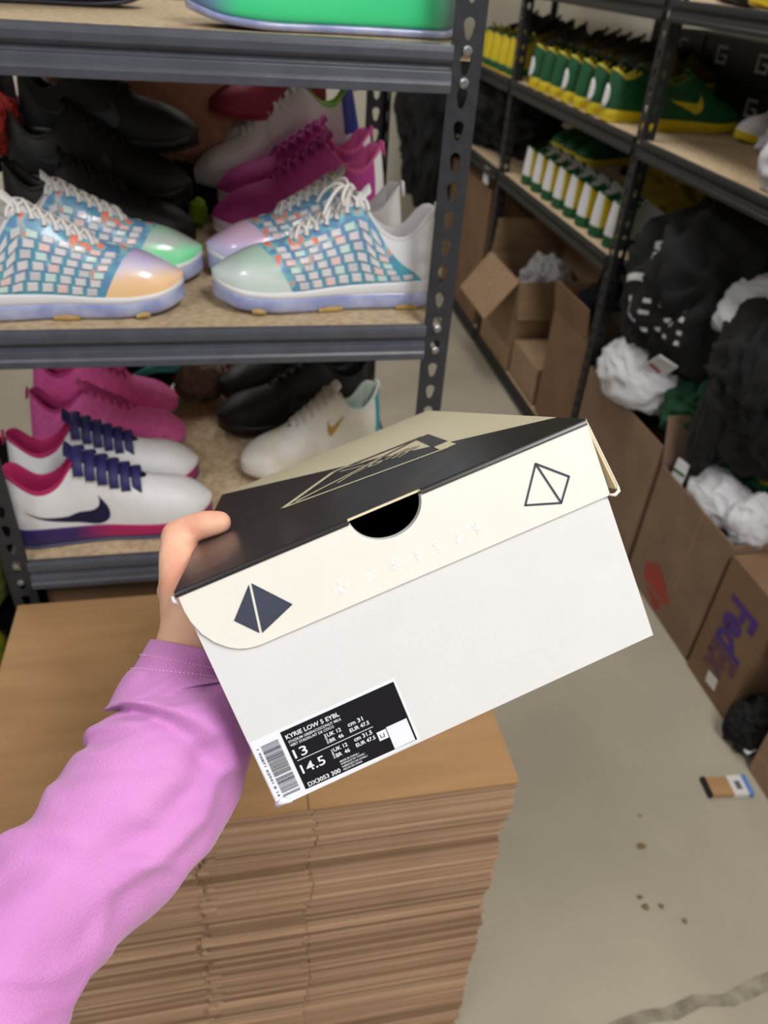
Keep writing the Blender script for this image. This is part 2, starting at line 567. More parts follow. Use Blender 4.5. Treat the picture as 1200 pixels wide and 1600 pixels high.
def make_shoe(spec, name='sneaker'):
    """spec: materials and options -> an Empty with its parts, unit length along +x"""
    hi = spec.get('detail', 1)
    la = Last(**spec.get('last', {}))
    root = empty(name)
    n = 30 if hi else 16
    nc = 9 if hi else 6
    sub = 1 if hi else 0
    ts = stations(n)
    # outsole and midsole
    osh = spec.get('out_h', 0.022)

    def sole(nm, za, zb, wa, wb, m):
        mb = MB()
        rows = []
        for t in ts:
            w_ = la.w(t)
            c = la.c(t)
            a, b = za(t), zb(t)
            y0, y1 = w_ * wa, w_ * wb
            ym = max(y0, y1) * 1.02
            zmid = (a + b) / 2
            rows.append([(t, c - y0 * .9, a), (t, c - y0, a + (b - a) * .12), (t, c - ym, zmid), (t, c - y1, b - (b - a) * .08), (t, c - y1 * .93, b),
                         (t, c, b), (t, c + y1 * .93, b), (t, c + y1, b - (b - a) * .08), (t, c + ym, zmid), (t, c + y0, a + (b - a) * .12), (t, c + y0 * .9, a), (t, c, a), (t, c - y0 * .9, a)])
        mb.grid(rows)
        return mb.build(nm, m, root, smooth=True, merge=1e-5, sub=sub)
    sole('outsole', lambda t: la.z0(t), lambda t: la.z0(t) + osh, 0.95, 1.0, spec['outsole'])
    sole('midsole', lambda t: la.z0(t) + osh * .8, lambda t: la.zm(t), 1.0, 1.0, spec['midsole'])
    # upper, cut into parts along its length
    cuts = spec.get('cuts', [(0, 1, 'upper', 'upper')])
    for (a, b, nm, key) in cuts:
        mb = MB()
        # a cut may slant: (t at the sole, t at the top)
        fa = a if isinstance(a, tuple) else (a, a)
        fb = b if isinstance(b, tuple) else (b, b)
        a0, b0 = (fa[0] + fa[1]) / 2, (fb[0] + fb[1]) / 2
        tt = sorted(set([a0] + stations(n, a0, b0) + [b0]))
        tt = [t for i, t in enumerate(tt) if i == 0 or t - tt[i - 1] > 0.003 or t == b0]
        ff = [(t - a0) / (b0 - a0) for t in tt]
        for side in (-1, 1):
            rows = []
            for f_ in ff:
                r = []
                for j in range(nc + 1):
                    u = j / nc
                    ta, tb_ = fa[0] + (fa[1] - fa[0]) * u, fb[0] + (fb[1] - fb[0]) * u
                    r.append(la.S(ta + (tb_ - ta) * f_, u, side))
                rows.append(r)
            mb.grid(rows)
        mb.build(nm, spec[key], root, smooth=True, merge=2e-4, sub=sub)
    # collar lining with the insole
    mb = MB()
    rows = []
    for t in stations(n, 0, .37) + ([.37] if hi else []):
        r1 = la.S(t, 1.0, 1)
        yr = r1.y - la.c(t)
        zr = r1.z
        x = r1.x
        e = la.end(t)
        zi = la.zm(t) + 0.012
        half = [(yr + .004 * e, zr - .022), (yr + .007 * e, zr - .004), (yr + .001, zr + .010), (max(yr - .014, 0), zr + .004), (max(yr - .020, 0), zr - .03),
                (yr * .78, (zr + zi) / 2), (yr * .7, zi), (0, zi)]
        xo = lambda q: x + (0.03 if t < .06 else 0) * min(max((q - 3) / 2, 0), 1)
        row = [(xo(q), y_ + la.c(t), z_) for q, (y_, z_) in enumerate(half)]
        row += [(xo(q), -y_ + la.c(t), z_) for q, (y_, z_) in reversed(list(enumerate(half))) if q < 7]
        rows.append(row)
    mb.grid(rows)
    mb.build('lining', spec['lining'], root, smooth=True, merge=2e-4, sub=sub)
    # tongue
    mb = MB()
    rows = []
    tt = [.67, .6, .53, .46, .40, .36, .335, .32]
    for q, t in enumerate(tt):
        zc = la.zr(max(t, .36)) + (.004 if t > .6 else .014) + (max(0, .36 - t) * 1.3)
        wt = (.030 + .018 * (q / 7)) * (.4 + .6 * la.tw)
        rows.append([(t - (0.012 if abs(v) == 1 else 0) * 0, la.c(t) + v * wt, zc - .022 * abs(v) ** 2) for v in (-1, -.66, -.33, 0, .33, .66, 1)])
    rows.append([(p[0] + .012, p[1] * .92, p[2] - .03) for p in rows[-1]])
    mb.grid(rows)
    mb.build('tongue', spec['tongue'], root, smooth=True, sub=sub, solid=0.010)
    # laces
    lm = spec.get('laces')
    if lm is not None:
        mb = MB()
        style = spec.get('lace_style', 'round')
        nl = spec.get('lace_rows', 6)
        for q in range(nl):
            t0 = .635 - q * (.255 / (nl - 1))
            z0 = la.zr(t0)
            y0 = la.yr(t0) + .014
            c = la.c(t0)
            zt = z0 + .026
            if style == 'band':
                pts = [(t0, c - y0 - .032, z0 - .062), (t0, c - y0 - .016, z0 - .018), (t0, c - y0 * .7, z0 + .014), (t0, c, zt + .002), (t0, c + y0 * .7, z0 + .014), (t0, c + y0 + .016, z0 - .018), (t0, c + y0 + .032, z0 - .062)]
                pr = catmull(pts, 3)
                rows = []
                for p in pr:
                    rows.append([(p.x - .0225, p.y, p.z + .001), (p.x - .016, p.y, p.z + .005), (p.x + .016, p.y, p.z + .005), (p.x + .0225, p.y, p.z + .001)])
                mb.grid(rows)
            else:
                for sg in (-1, 1):
                    t1 = t0 - .04
                    z1 = la.zr(t1)
                    y1 = la.yr(t1) + .014
                    if q == nl - 1 and sg == 1 and hi:
                        pass
                    pts = [(t0 + .006, c - sg * (y0 + .006), z0 - .012), (t0, c - sg * y0 * .8, z0 + .012), ((t0 + t1) / 2, c, (z0 + z1) / 2 + .030), (t1, c + sg * y1 * .8, z1 + .012), (t1 - .004, c + sg * (y1 + .006), z1 - .012)]
                    mb.tube(catmull(pts, 3 if hi else 2), spec.get('lace_r', .0085), 6 if hi else 4, flat=.7)
        if spec.get('bow'):
            tb = .40
            zb = la.zr(tb) + .045
            for sg in (-1, 1):
                mb.tube(catmull([(tb, 0, zb), (tb + .02, sg * .05, zb + .035), (tb + .05, sg * .10, zb + .005), (tb + .045, sg * .10, zb - .035), (tb + .02, sg * .05, zb - .01), (tb, 0, zb)], 5), .0085, 6)
                mb.tube(catmull([(tb, 0, zb), (tb + .05, sg * .03, zb + .02), (tb + .10, sg * .075, zb - .02), (tb + .13, sg * .10, zb - .075)], 5), .0080, 6)
            mb.tube([(tb - .012, -.014, zb), (tb, 0, zb + .016), (tb + .012, .014, zb)], .015, 8)
        mb.build('laces', lm, root, smooth=True, solid=(.004 if style == 'band' else 0))
    # pull tab at the heel
    if hi:
        z = la.zr(0)
        mb = MB()
        mb.grid([[(.03 - a * .0, y, zz) for y in (-.022, 0, .022)] for a, zz in ((0, z - .05), (0, z))] )
        mb.v = [(0.010, v[1], v[2]) if v[2] < z - .02 else (.018, v[1], v[2] + .018) for v in mb.v]
        mb.build('heel_tab', spec.get('tab', spec['lining']), root, smooth=True, solid=.012)
    # swoosh mark on both sides
    sw = spec.get('swoosh')
    if sw is not None:
        a, b, u0, u1 = spec.get('swoosh_box', (.13, .60, .10, .66))
        tp = catmull([(p[0], p[1], 0) for p in SW_T], 3)
        bt = catmull([(p[0], p[1], 0) for p in SW_B], 3)
        for side in (-1, 1):
            rows = []
            for p, q in zip(tp, bt):
                r = []
                for f in (0, .5, 1):
                    t = a + (b - a) * (p.x * (1 - f) + q.x * f)
                    u = u0 + (u1 - u0) * (p.y * (1 - f) + q.y * f)
                    r.append(la.S(t, u, side) + la.N(t, u, side) * .0045)
                rows.append(r)
            MB().grid(rows).build('swoosh', sw, root, smooth=True)
    # extra: pads set into a lattice (only on the sneakers that have them)
    if spec.get('pads'):
        for side in (-1, 1):
            for i in range(10):
                for j in range(6):
                    t = .15 + i * .058 + j * .018
                    u = .13 + j * .128 - i * .004
                    if t > .63 + u * .13 or t < .12 + u * .22:
                        continue
                    cs = [(-.024, -.058), (.020, -.050), (.026, .058), (-.018, .050)]
                    lo_ = [la.S(t + a, u + b, side) + la.N(t, u, side) * .001 for a, b in cs]
                    hi_ = [la.S(t + a * .8, u + b * .8, side) + la.N(t, u, side) * .008 for a, b in cs]
                    MB().add(lo_ + hi_, [(4, 5, 6, 7), (0, 1, 5, 4), (1, 2, 6, 5), (2, 3, 7, 6), (3, 0, 4, 7)]).build('lattice_window', spec['pads'][(i * 3 + j * 5) % len(spec['pads'])], root)
    if spec.get('pods'):
        for side in (-1, 1):
            for t0_, t1_ in ((.10, .2), (.44, .55), (.78, .84)):
                rows = []
                for t in np.linspace(t0_, t1_, 5):
                    rows.append([(t, la.c(t) + side * la.w(t) * k, la.z0(t) + z) for k, z in ((.93, -.0005), (1.012, .004), (1.03, .02), (1.025, .030 - .012 * abs(t - (t0_ + t1_) / 2) / (t1_ - t0_)))])
                MB().grid(rows).build('sole_pod', spec['pods'], root, smooth=True)
    if spec.get('heel_patch') is not None:
        vs = []
        for y, z in [(0, .92), (.6, .72), (.9, .4), (.85, .1), (0, .02), (-.85, .1), (-.9, .4), (-.6, .72)]:
            vs.append((y, z))
        rows = []
        z0_, z1_ = la.zm(0) + .0, la.zr(0) * .72
        for k in np.linspace(0, 1, 6):
            hw = .062 * math.sqrt(max(.02, math.sin(PI * (0.12 + .86 * k)) ))
            r = []
            for yy in np.linspace(-1, 1, 7):
                y = yy * hw
                tt_ = .1 * (1 - math.sqrt(max(0, 1 - (y / .104) ** 2)))
                r.append((tt_ - .012 + .02 * k, y, z0_ + (z1_ - z0_) * k))
            rows.append(r)
        MB().grid(rows).build('heel_patch', spec['heel_patch'], root, smooth=True, solid=.006)
    return root


def set_shoe(o, toe, heel, roll=0.0):
    """scale and turn a unit shoe so that its sole runs from heel to toe"""
    t, h = Vector(toe), Vector(heel)
    d = t - h
    L = d.length
    x = d.normalized()
    y = Vector((0, 0, 1)).cross(x).normalized()
    z = x.cross(y)
    m = Matrix(((x.x, y.x, z.x, 0), (x.y, y.y, z.y, 0), (x.z, y.z, z.z, 0), (0, 0, 0, 1)))
    m = m @ Matrix.Rotation(roll, 4, 'X')
    o.matrix_world = Matrix.Translation(h) @ m @ Matrix.Scale(L, 4)


def col(name, rgb, rough=.55, **k):
    if name not in M:
        M[name] = mat(name, rgb, rough, **k)
    return M[name]


kn = dict(bump=.25, bscale=90, var=.08, vscale=30)
white_up = col('shoe_white', (222, 222, 226), .5, var=.03, vscale=12, bump=.1, bscale=120)
white_sole = col('sole_white', (226, 227, 232), .5)
white_lace = col('lace_white', (225, 222, 220), .8, bump=.2, bscale=200)
clear_sole = col('sole_clear_blue', (146, 156, 208), .22, rgb2=(184, 192, 226), vscale=9, coat=.4)
gold = col('sole_gold', (184, 152, 92), .45, rgb2=(206, 180, 126), vscale=22)
M['teal_lattice'] = ramp_mat('teal_lattice', [(0.0, (96, 176, 190)), (.30, (84, 158, 186)), (.46, (104, 140, 190)), (.54, (120, 196, 200)), (.62, (255, 116, 104)), (.68, (250, 150, 110)), (.71, (110, 196, 204)), (1, (86, 168, 190))],
                             (0.35, .1, .7), 15.0, 1.0, .3, coat=.3, offset=.05)
M['irid_toe'] = ramp_mat('iridescent_toe', [(0, (196, 232, 214)), (.3, (214, 224, 226)), (.48, (190, 176, 222)), (.66, (232, 212, 226)), (.82, (255, 206, 150)), (1, (226, 222, 236))],
                         (0.9, 1.6, -2.2), 4.0, .8, .25, coat=.5, offset=-.1)
M['irid_toe_b'] = ramp_mat('iridescent_toe_green', [(0, (150, 236, 178)), (.3, (176, 214, 190)), (.5, (206, 206, 214)), (.7, (196, 188, 228)), (1, (206, 226, 216))],
                           (0.9, 1.6, -2.2), 4.0, .8, .25, coat=.5, offset=.1)
pads = [col('pad_pearl', (222, 220, 226), .35, coat=.3), col('pad_pearl', (222, 220, 226)), col('pad_pearl', (222, 220, 226)), col('pad_grey', (206, 206, 214), .35, coat=.3), col('pad_rose', (236, 206, 206), .35), col('pad_pearl', (0, 0, 0)), col('pad_mint', (204, 230, 226), .35)]
irid = dict(outsole=clear_sole, midsole=white_sole, upper=M['teal_lattice'], toe=M['irid_toe'], heel=white_up, lining=col('lining_pearl', (220, 218, 222), .7, bump=.2, bscale=80), tongue=white_up, laces=white_lace,
            cuts=[(0, (.08, .30), 'heel_counter', 'heel'), ((.08, .30), (.66, .80), 'upper', 'upper'), ((.66, .80), 1, 'toe_cap', 'toe')], out_h=.085, last=dict(sole_h=.098, zk=1.55), pads=pads, pods=gold, lace_rows=7)
def toe_mat(nm, stops):
    return ramp_mat(nm, stops, (-.25, .2, 4.2), 5.0, .5, .25, coat=.4, offset=-.12)


S_IR = make_shoe(dict(irid, toe=toe_mat('toe_peach', [(0, (252, 206, 150)), (.3, (250, 210, 170)), (.52, (222, 214, 236)), (.75, (186, 170, 220)), (1, (150, 134, 186))])), 'iridescent_sneaker')
S_IR2 = make_shoe(dict(irid, toe=toe_mat('toe_mint', [(0, (140, 244, 182)), (.28, (140, 240, 180)), (.5, (190, 198, 198)), (.75, (160, 206, 180)), (1, (150, 190, 176))])), 'iridescent_sneaker')
S_IR3 = make_shoe(dict(irid, toe=toe_mat('toe_lilac', [(0, (200, 206, 244)), (.35, (206, 200, 240)), (.6, (226, 190, 226)), (1, (216, 190, 214))])), 'iridescent_sneaker')
S_IG = make_shoe(dict(irid, toe=toe_mat('toe_pale_green', [(0, (206, 226, 220)), (.4, (214, 226, 226)), (.7, (180, 206, 196)), (1, (160, 196, 184))]), bow=True), 'iridescent_sneaker')
blk = col('shoe_black', (15, 15, 18), .5, **kn)
blk_sole = col('sole_black', (17, 17, 20), .35)
S_BK = make_shoe(dict(outsole=blk_sole, midsole=blk_sole, upper=blk, lining=blk, tongue=blk, laces=col('lace_black', (26, 26, 30), .8), swoosh=col('swoosh_black', (52, 53, 58), .3)), 'black_sneaker')
mag = col('shoe_magenta', (176, 52, 138), .7, **kn)
magl = col('lining_pink', (206, 88, 150), .8)
S_MG = make_shoe(dict(outsole=white_sole, midsole=col('sole_pinkwhite', (216, 200, 214), .5), upper=mag, heel=white_up, lining=magl, tongue=mag, laces=col('lace_magenta', (168, 46, 134), .8), cuts=[(0, .1, 'heel_counter', 'heel'), (.1, 1, 'upper', 'upper')]), 'magenta_sneaker')
lil = col('lining_white', (214, 214, 218), .8)
S_WH = make_shoe(dict(outsole=col('sole_palegrey', (190, 192, 200), .5), midsole=white_sole, upper=white_up, lining=lil, tongue=white_up, laces=white_lace), 'white_sneaker')
S_RB = make_shoe(dict(outsole=col('sole_palegrey', (190, 192, 200)), midsole=white_sole, upper=white_up, heel=col('heel_blue', (48, 66, 160), .5),
                      lining=ramp_mat('rainbow_collar', [(0, (60, 150, 70)), (.38, (80, 170, 70)), (.47, (240, 90, 50)), (.56, (230, 60, 60)), (.62, (90, 180, 70)), (.75, (150, 190, 70)), (1, (70, 120, 60))], (0, 0, 3.2), 5, .25, .6, offset=-.25),
                      tongue=white_up, laces=white_lace, tab=col('tab_green', (96, 190, 60)), cuts=[(0, .12, 'heel_counter', 'heel'), (.12, 1, 'upper', 'upper')]), 'white_sneaker')
red = col('shoe_crimson', (122, 28, 56), .7, rgb2=(146, 34, 60), vscale=10)
S_RD = make_shoe(dict(outsole=col('sole_red', (150, 40, 40), .5), midsole=red, upper=red, lining=col('lining_rose', (206, 84, 116), .8), tongue=red, laces=col('lace_rose', (196, 66, 100), .8)), 'red_sneaker')
navy = col('navy_band', (34, 32, 92), .6, bump=.2, bscale=80)
ber = col('lining_berry', (176, 30, 96), .75)
M['sole_navy_berry'] = ramp_mat('sole_navy_berry', [(0, (44, 40, 96)), (.32, (60, 40, 100)), (.5, (164, 34, 92)), (.9, (176, 36, 92)), (1, (120, 40, 90))], (1, 0, 0), 2, .1, .4)
S_NV = make_shoe(dict(outsole=col('sole_slate', (70, 74, 106), .35), midsole=M['sole_navy_berry'], upper=white_up, lining=ber, tongue=navy, laces=navy, lace_style='band', lace_rows=6,
                      swoosh=col('swoosh_navy', (22, 24, 62), .4), swoosh_box=(.10, .50, .03, .55), last=dict(heel=.29, dip=.215, throat=.325, vamp=.225, toe=.155, sole_h=.100, zk=1.45, throat_w=1.7)), 'white_navy_sneaker')
pink = col('shoe_pink', (238, 106, 182), .7, **kn)
S_PK = make_shoe(dict(outsole=col('sole_mauve', (186, 128, 170), .4), midsole=col('sole_pink', (240, 110, 186), .5), upper=pink, lining=col('lining_deep_pink', (190, 62, 134), .8), tongue=pink, laces=col('lace_pink', (206, 66, 146), .8), swoosh=col('swoosh_palepink', (236, 156, 206), .5), swoosh_box=(.3, .5, .2, .6)), 'pink_sneaker')
aged = col('shoe_aged_white', (206, 202, 190), .6, rgb2=(222, 220, 216), vscale=7, bump=.2, bscale=90)
S_AG = make_shoe(dict(outsole=col('sole_brown', (120, 92, 74), .5), midsole=col('sole_aged', (200, 196, 190), .5), upper=aged, heel=col('heel_teal', (36, 150, 170), .5), lining=col('lining_mint', (206, 220, 214), .8), tongue=white_up, laces=col('lace_aged', (196, 190, 176), .8),
                      swoosh=col('swoosh_gold', (166, 128, 50), .4), swoosh_box=(.33, .46, .3, .7), cuts=[(0, .09, 'heel_counter', 'heel'), (.09, 1, 'upper', 'upper')]), 'aged_white_sneaker')
mint = col('shoe_mint', (62, 226, 146), .45, var=.03, vscale=10)
S_MT = make_shoe(dict(outsole=M['sole_clear_blue'], midsole=ramp_mat('sole_mint_violet', [(0, (120, 120, 150)), (.14, (64, 220, 146)), (.80, (70, 222, 150)), (.92, (110, 150, 190)), (1, (104, 116, 170))], (1, 0, 0), 3, .12, .4),
                      upper=mint, lining=mint, tongue=mint, laces=col('lace_orange', (226, 120, 40), .7), last=dict(sole_h=.12), out_h=.03), 'mint_sneaker')
dnv = col('shoe_dark_navy', (38, 40, 52), .55, **kn)
S_DN = make_shoe(dict(outsole=col('sole_navy', (46, 48, 60), .4), midsole=col('sole_navy', (46, 48, 60)), upper=dnv, lining=dnv, tongue=dnv, laces=col('lace_black', (26, 26, 30)), last=dict(sole_h=.11)), 'dark_sneaker')
grn = col('shoe_green', (16, 84, 46), .55, var=.08, vscale=14)
yel = col('sole_yellow', (214, 190, 30), .5, var=.05, vscale=10)
yeld = col('shoe_yellow', (186, 172, 40), .6, rgb2=(206, 190, 60), vscale=12)
mid = dict(heel=.31, dip=.26, throat=.305, vamp=.21, toe=.14, sole_h=.085)
S_GS = make_shoe(dict(outsole=yel, midsole=yel, upper=grn, lining=col('lining_olive', (96, 104, 34), .8), tongue=grn, laces=col('lace_green', (24, 80, 44), .8), swoosh=yel, swoosh_box=(.14, .52, .18, .72), heel_patch=white_up, last=mid), 'green_sneaker')
lo = dict(detail=0)
S_GY = make_shoe(dict(lo, outsole=yel, midsole=yel, upper=grn, lining=yeld, tongue=grn, heel_patch=white_up, last=mid), 'green_sneaker')
S_GP = make_shoe(dict(lo, outsole=yel, midsole=yel, upper=grn, lining=yeld, tongue=grn, last=mid), 'green_sneaker')
S_YL = make_shoe(dict(lo, outsole=yel, midsole=grn, upper=yel, lining=grn, tongue=yeld, last=mid), 'yellow_sneaker')
S_WG = make_shoe(dict(lo, outsole=grn, midsole=grn, upper=white_up, side=yel, heel=white_up, cuts=[(0, .055, 'heel_counter', 'heel'), (.055, .16, 'side_panel', 'side'), (.16, 1, 'upper', 'upper')], lining=grn, tongue=grn, laces=white_lace, last=mid), 'white_green_sneaker')
gry = col('shoe_charcoal', (58, 56, 54), .6, rgb2=(74, 70, 62), vscale=9)
olv = col('shoe_olive', (92, 78, 26), .6, rgb2=(70, 58, 26), vscale=9)
S_GR = make_shoe(dict(lo, outsole=blk_sole, midsole=gry, upper=gry, lining=blk, tongue=gry, laces=M['lace_black']), 'charcoal_sneaker')
S_OL = make_shoe(dict(lo, outsole=blk_sole, midsole=yeld, upper=olv, lining=blk, tongue=olv, laces=M['lace_black']), 'olive_sneaker')
S_BL = make_shoe(dict(lo, outsole=blk_sole, midsole=blk_sole, upper=blk, lining=blk, tongue=blk, laces=M['lace_black'], last=mid), 'black_sneaker')
S_WY = make_shoe(dict(lo, outsole=yel, midsole=yel, upper=white_up, lining=lil, tongue=white_up, laces=white_lace), 'white_yellow_sneaker')

_used = set()


def put(proto, toe, heel, label, group=None, roll=0.0):
    if proto.name in _used:
        o = copy_tree(proto)
    else:
        o = proto
        _used.add(proto.name)
    set_shoe(o, toe, heel, roll)
    for k in ('label', 'category', 'group'):
        if k in o:
            del o[k]
    tag(o, label, 'sneaker', group)
    return o


Z1, Z2, Z3 = 0.7405, 1.1255, 1.4675
gI = 'iridescent lattice sneakers on the middle shelf'
put(S_IG, (-.022, 1.092, Z2), (.305, 1.098, Z2), 'iridescent lattice sneaker with pale green toe and white bow beside the right post', gI)
put(S_IR3, (-.030, 1.215, Z2), (.284, 1.245, Z2), 'iridescent lattice sneaker with lilac toe just behind the one tied in a bow', gI)
put(S_IR, (-.060, 1.082, Z2), (-.371, 1.058, Z2), 'front iridescent lattice sneaker at left with lilac and peach toe pointing right', gI)
put(S_IR2, (-.035, 1.200, Z2), (-.342, 1.168, Z2), 'iridescent lattice sneaker with bright green toe, behind the front left one', gI)
gB = 'black sneakers piled at the back of the middle shelf'
put(S_BK, (-.048, 1.345, Z2), (-.348, 1.385, Z2), 'lowest black sneaker of the pile behind the iridescent pair', gB)
put(S_BK, (-.052, 1.425, Z2 + .048), (-.350, 1.475, Z2 + .062), 'black sneaker in the middle of the pile behind the iridescent pair', gB)
put(S_BK, (-.034, 1.465, Z2 + .125), (-.325, 1.515, Z2 + .125), 'topmost black sneaker of the pile under the tan garment', gB)
put(S_BK, (-.060, 1.50, Z2), (-.35, 1.52, Z2), 'black sneaker hidden at the bottom rear of the middle shelf pile', gB)
gM = 'magenta knit sneakers'
put(S_MG, (-.018, 1.385, Z2 + .004), (.296, 1.47, Z2 + .016), 'front magenta knit sneaker with white sole, behind the bow-tied sneaker', gM)
put(S_MG, (-.008, 1.465, Z2 + .032), (.285, 1.55, Z2 + .034), 'rear magenta knit sneaker lying on the front one', gM)
put(S_WH, (-.045, 1.545, Z2 + .045), (.215, 1.63, Z2 + .085), 'plain white sneaker with toe left above the magenta pair', 'white sneakers at the back of the middle shelf')
put(S_RB, (.0, 1.60, Z2 + .085), (.270, 1.595, Z2 + .118), 'white sneaker with rainbow collar and blue heel at the rear of the middle shelf', 'white sneakers at the back of the middle shelf')
put(S_RD, (-.015, 1.57, Z2 + .165), (.205, 1.64, Z2 + .158), 'crimson sneaker lying on top of the white sneakers')
gN = 'white navy and berry sneakers'
put(S_NV, (-.048, 1.090, Z1), (-.368, 1.066, Z1), 'front white sneaker with navy swoosh, navy straps and berry sole on the bottom shelf', gN)
put(S_NV, (-.072, 1.212, Z1), (-.385, 1.178, Z1), 'rear white sneaker with navy straps, behind the one showing its swoosh', gN)
gP = 'bright pink sneakers'
put(S_PK, (-.100, 1.345, Z1), (-.382, 1.345, Z1 + .012), 'nearer bright pink sneaker behind the white and navy pair', gP)
put(S_PK, (-.118, 1.452, Z1 + .010), (-.395, 1.452, Z1 + .035), 'farther bright pink sneaker under the teal plastic hanger', gP)
gD = 'black sneakers on the bottom shelf'
put(S_BK, (-.038, 1.385, Z1), (.292, 1.445, Z1), 'front black sneaker behind the aged white sneaker on the bottom shelf', gD)
put(S_BK, (-.030, 1.475, Z1 + .026), (.295, 1.535, Z1 + .03), 'rear black sneaker leaning behind another on the bottom shelf', gD)
put(S_AG, (.004, 1.205, Z1), (.282, 1.340, Z1), 'yellowed white sneaker with gold mark and teal heel on the bottom shelf')
put(S_MT, (-.030, 1.108, Z3), (.302, 1.108, Z3), 'bright mint green sneaker on the top shelf, cropped by the frame')
put(S_DN, (-.085, 1.325, Z3), (-.36, 1.275, Z3), 'dark navy sneaker on the top shelf at upper left')

# right rack, upper shelf: a row of shoes with their heels to the aisle
ZR1, ZR2, ZR3 = 1.1605, 0.8105, 1.4965
gG = 'green and yellow sneakers in a row on the right rack'
place = ['next to the post', 'second from the near post', 'third from the near post', 'fourth from the near post', 'fifth from the near post', 'sixth from the near post', 'seventh from the near post', 'eighth from the near post']
put(S_GS, (1.61, 2.42, ZR1), (1.285, 2.40, ZR1), 'green sneaker with yellow swoosh and sole, its whole side showing beside the rack post', gG)
for i in range(7):
    y = 2.535 + i * .116
    put(S_GY if i in (0, 1, 3, 6) else S_GP, (1.515, y + .01, ZR1), (1.203, y, ZR1), 'green heel with yellow sole, upper right row, %s' % place[i + 1], gG)
put(S_BL, (1.545, 3.345, ZR1), (1.235, 3.335, ZR1), 'black sneaker at the far end of the green row beside the far rack post', gG)
names = ['nearest', 'second', 'third', 'fourth', 'fifth', 'sixth', 'seventh']
for i in range(6):
    y = 3.53 + i * .112
    put(S_YL, (1.515, y, ZR1), (1.203, y, ZR1), 'yellow and green sneaker beyond the far post, %s of six counted away' % names[i], 'yellow sneakers in the far row')
names = ['nearest', 'second', 'third', 'fourth', 'fifth', 'sixth', 'seventh']
for i in range(7):
    y = 2.70 + i * .105
    put((S_GR, S_GR, S_OL, S_OL, S_GR, S_OL, S_GR)[i], (1.36, y + .03, ZR1 + .085 + .01 * (i % 2)), (1.62, y + .02, ZR1 + .075), '%s dark sneaker on top of the green row from the near post' % names[i], 'dark sneakers on top of the green row')
for i in range(5):
    y = 3.55 + i * .15
    put((S_GR, S_OL, S_BL, S_GR, S_BL)[i], (1.36, y, ZR1 + .085), (1.62, y + .03, ZR1 + .075), '%s dark sneaker on top of the far yellow row, counted away' % names[i], 'dark sneakers on the far yellow row')
put(S_OL, (1.60, 2.60, ZR1 + .09), (1.36, 2.50, ZR1 + .10), 'olive yellow sneaker lying on the green side-on sneaker', 'sneakers in front of the black boxes')
put(S_WY, (1.50, 2.24, ZR1), (1.78, 2.28, ZR1), 'white sneaker with yellow sole right of the green side-on sneaker', 'sneakers in front of the black boxes')
# right rack, lower shelf
for i in range(8):
    y = 2.375 + i * .118
    put(S_WG, (1.535, y + .01, ZR2), (1.225, y, ZR2), 'white heel with green trim, lower right row, %s' % place[i], 'white and green sneakers in the lower row')
for i in range(3):
    put(S_GP, (1.36, 3.02 + i * .13, ZR2 + .115), (1.66, 3.05 + i * .13, ZR2 + .12), '%s green sneaker lying on the white lower row' % ('nearest', 'middle', 'farthest')[i], 'green sneakers on the lower row')
# top shelf of the right rack
for i in range(4):
    y = 1.62 + i * .15
    put((S_WY, S_GR, S_WY, S_BL)[i], (1.22, y, ZR3), (1.51, y + .02, ZR3), ('white and yellow sneaker at the top right corner of the right rack', 'charcoal sneaker between two white ones on the top right shelf', 'white and yellow sneaker second from the top right corner', 'black sneaker on the top shelf of the right rack')[i], 'sneakers on the top right shelf')


# ------------------------------------------------------------------ cartons
def carton(name, label, a, b, m, cat='box', open_top=False, flaps=(), rz=0.0, group=None, th=.004, m_in=None):
    """corrugated carton between corners a and b; flaps: (side, length, angle) with side in x-,x+,y-,y+"""
    cx, cy = (a[0] + b[0]) / 2, (a[1] + b[1]) / 2
    t = empty(name, (cx, cy, a[2]), (0, 0, rz))
    tag(t, label, cat, group)
    hx, hy, h = (b[0] - a[0]) / 2, (b[1] - a[1]) / 2, b[2] - a[2]
    MB().box((-hx, -hy, 0), (-hx + th, hy, h)).build('side_panel', m, t, bevel=.001)
    MB().box((hx - th, -hy, 0), (hx, hy, h)).build('side_panel', m, t, bevel=.001)
    MB().box((-hx + th, -hy, 0), (hx - th, -hy + th, h)).build('end_panel', m, t, bevel=.001)
    MB().box((-hx + th, hy - th, 0), (hx - th, hy, h)).build('end_panel', m, t, bevel=.001)
    MB().box((-hx + th, -hy + th, 0), (hx - th, hy - th, th)).build('bottom_panel', m, t)
    if not open_top:
        MB().box((-hx, -hy, h), (-.001, hy, h + th)).build('top_flap', m, t, bevel=.001)
        MB().box((.001, -hy, h), (hx, hy, h + th)).build('top_flap', m, t, bevel=.001)
    for side, ln, ang in flaps:
        d, ax = {'x-': ((-1, 0), 0), 'x+': ((1, 0), 0), 'y-': ((0, -1), 1), 'y+': ((0, 1), 1)}[side]
        ca, sa = math.cos(ang), math.sin(ang)
        if ax == 0:
            p = [(d[0] * hx, -hy, h), (d[0] * hx, hy, h), (d[0] * (hx + ln * ca), hy * .98, h + ln * sa), (d[0] * (hx + ln * ca), -hy * .98, h + ln * sa)]
            nrm = (-d[0] * sa * th, 0, ca * th)
        else:
            p = [(-hx, d[1] * hy, h), (hx, d[1] * hy, h), (hx * .98, d[1] * (hy + ln * ca), h + ln * sa), (-hx * .98, d[1] * (hy + ln * ca), h + ln * sa)]
            nrm = (0, -d[1] * sa * th, ca * th)
        MB().prism(p, nrm).build('flap', m, t, bevel=.001)
    return t


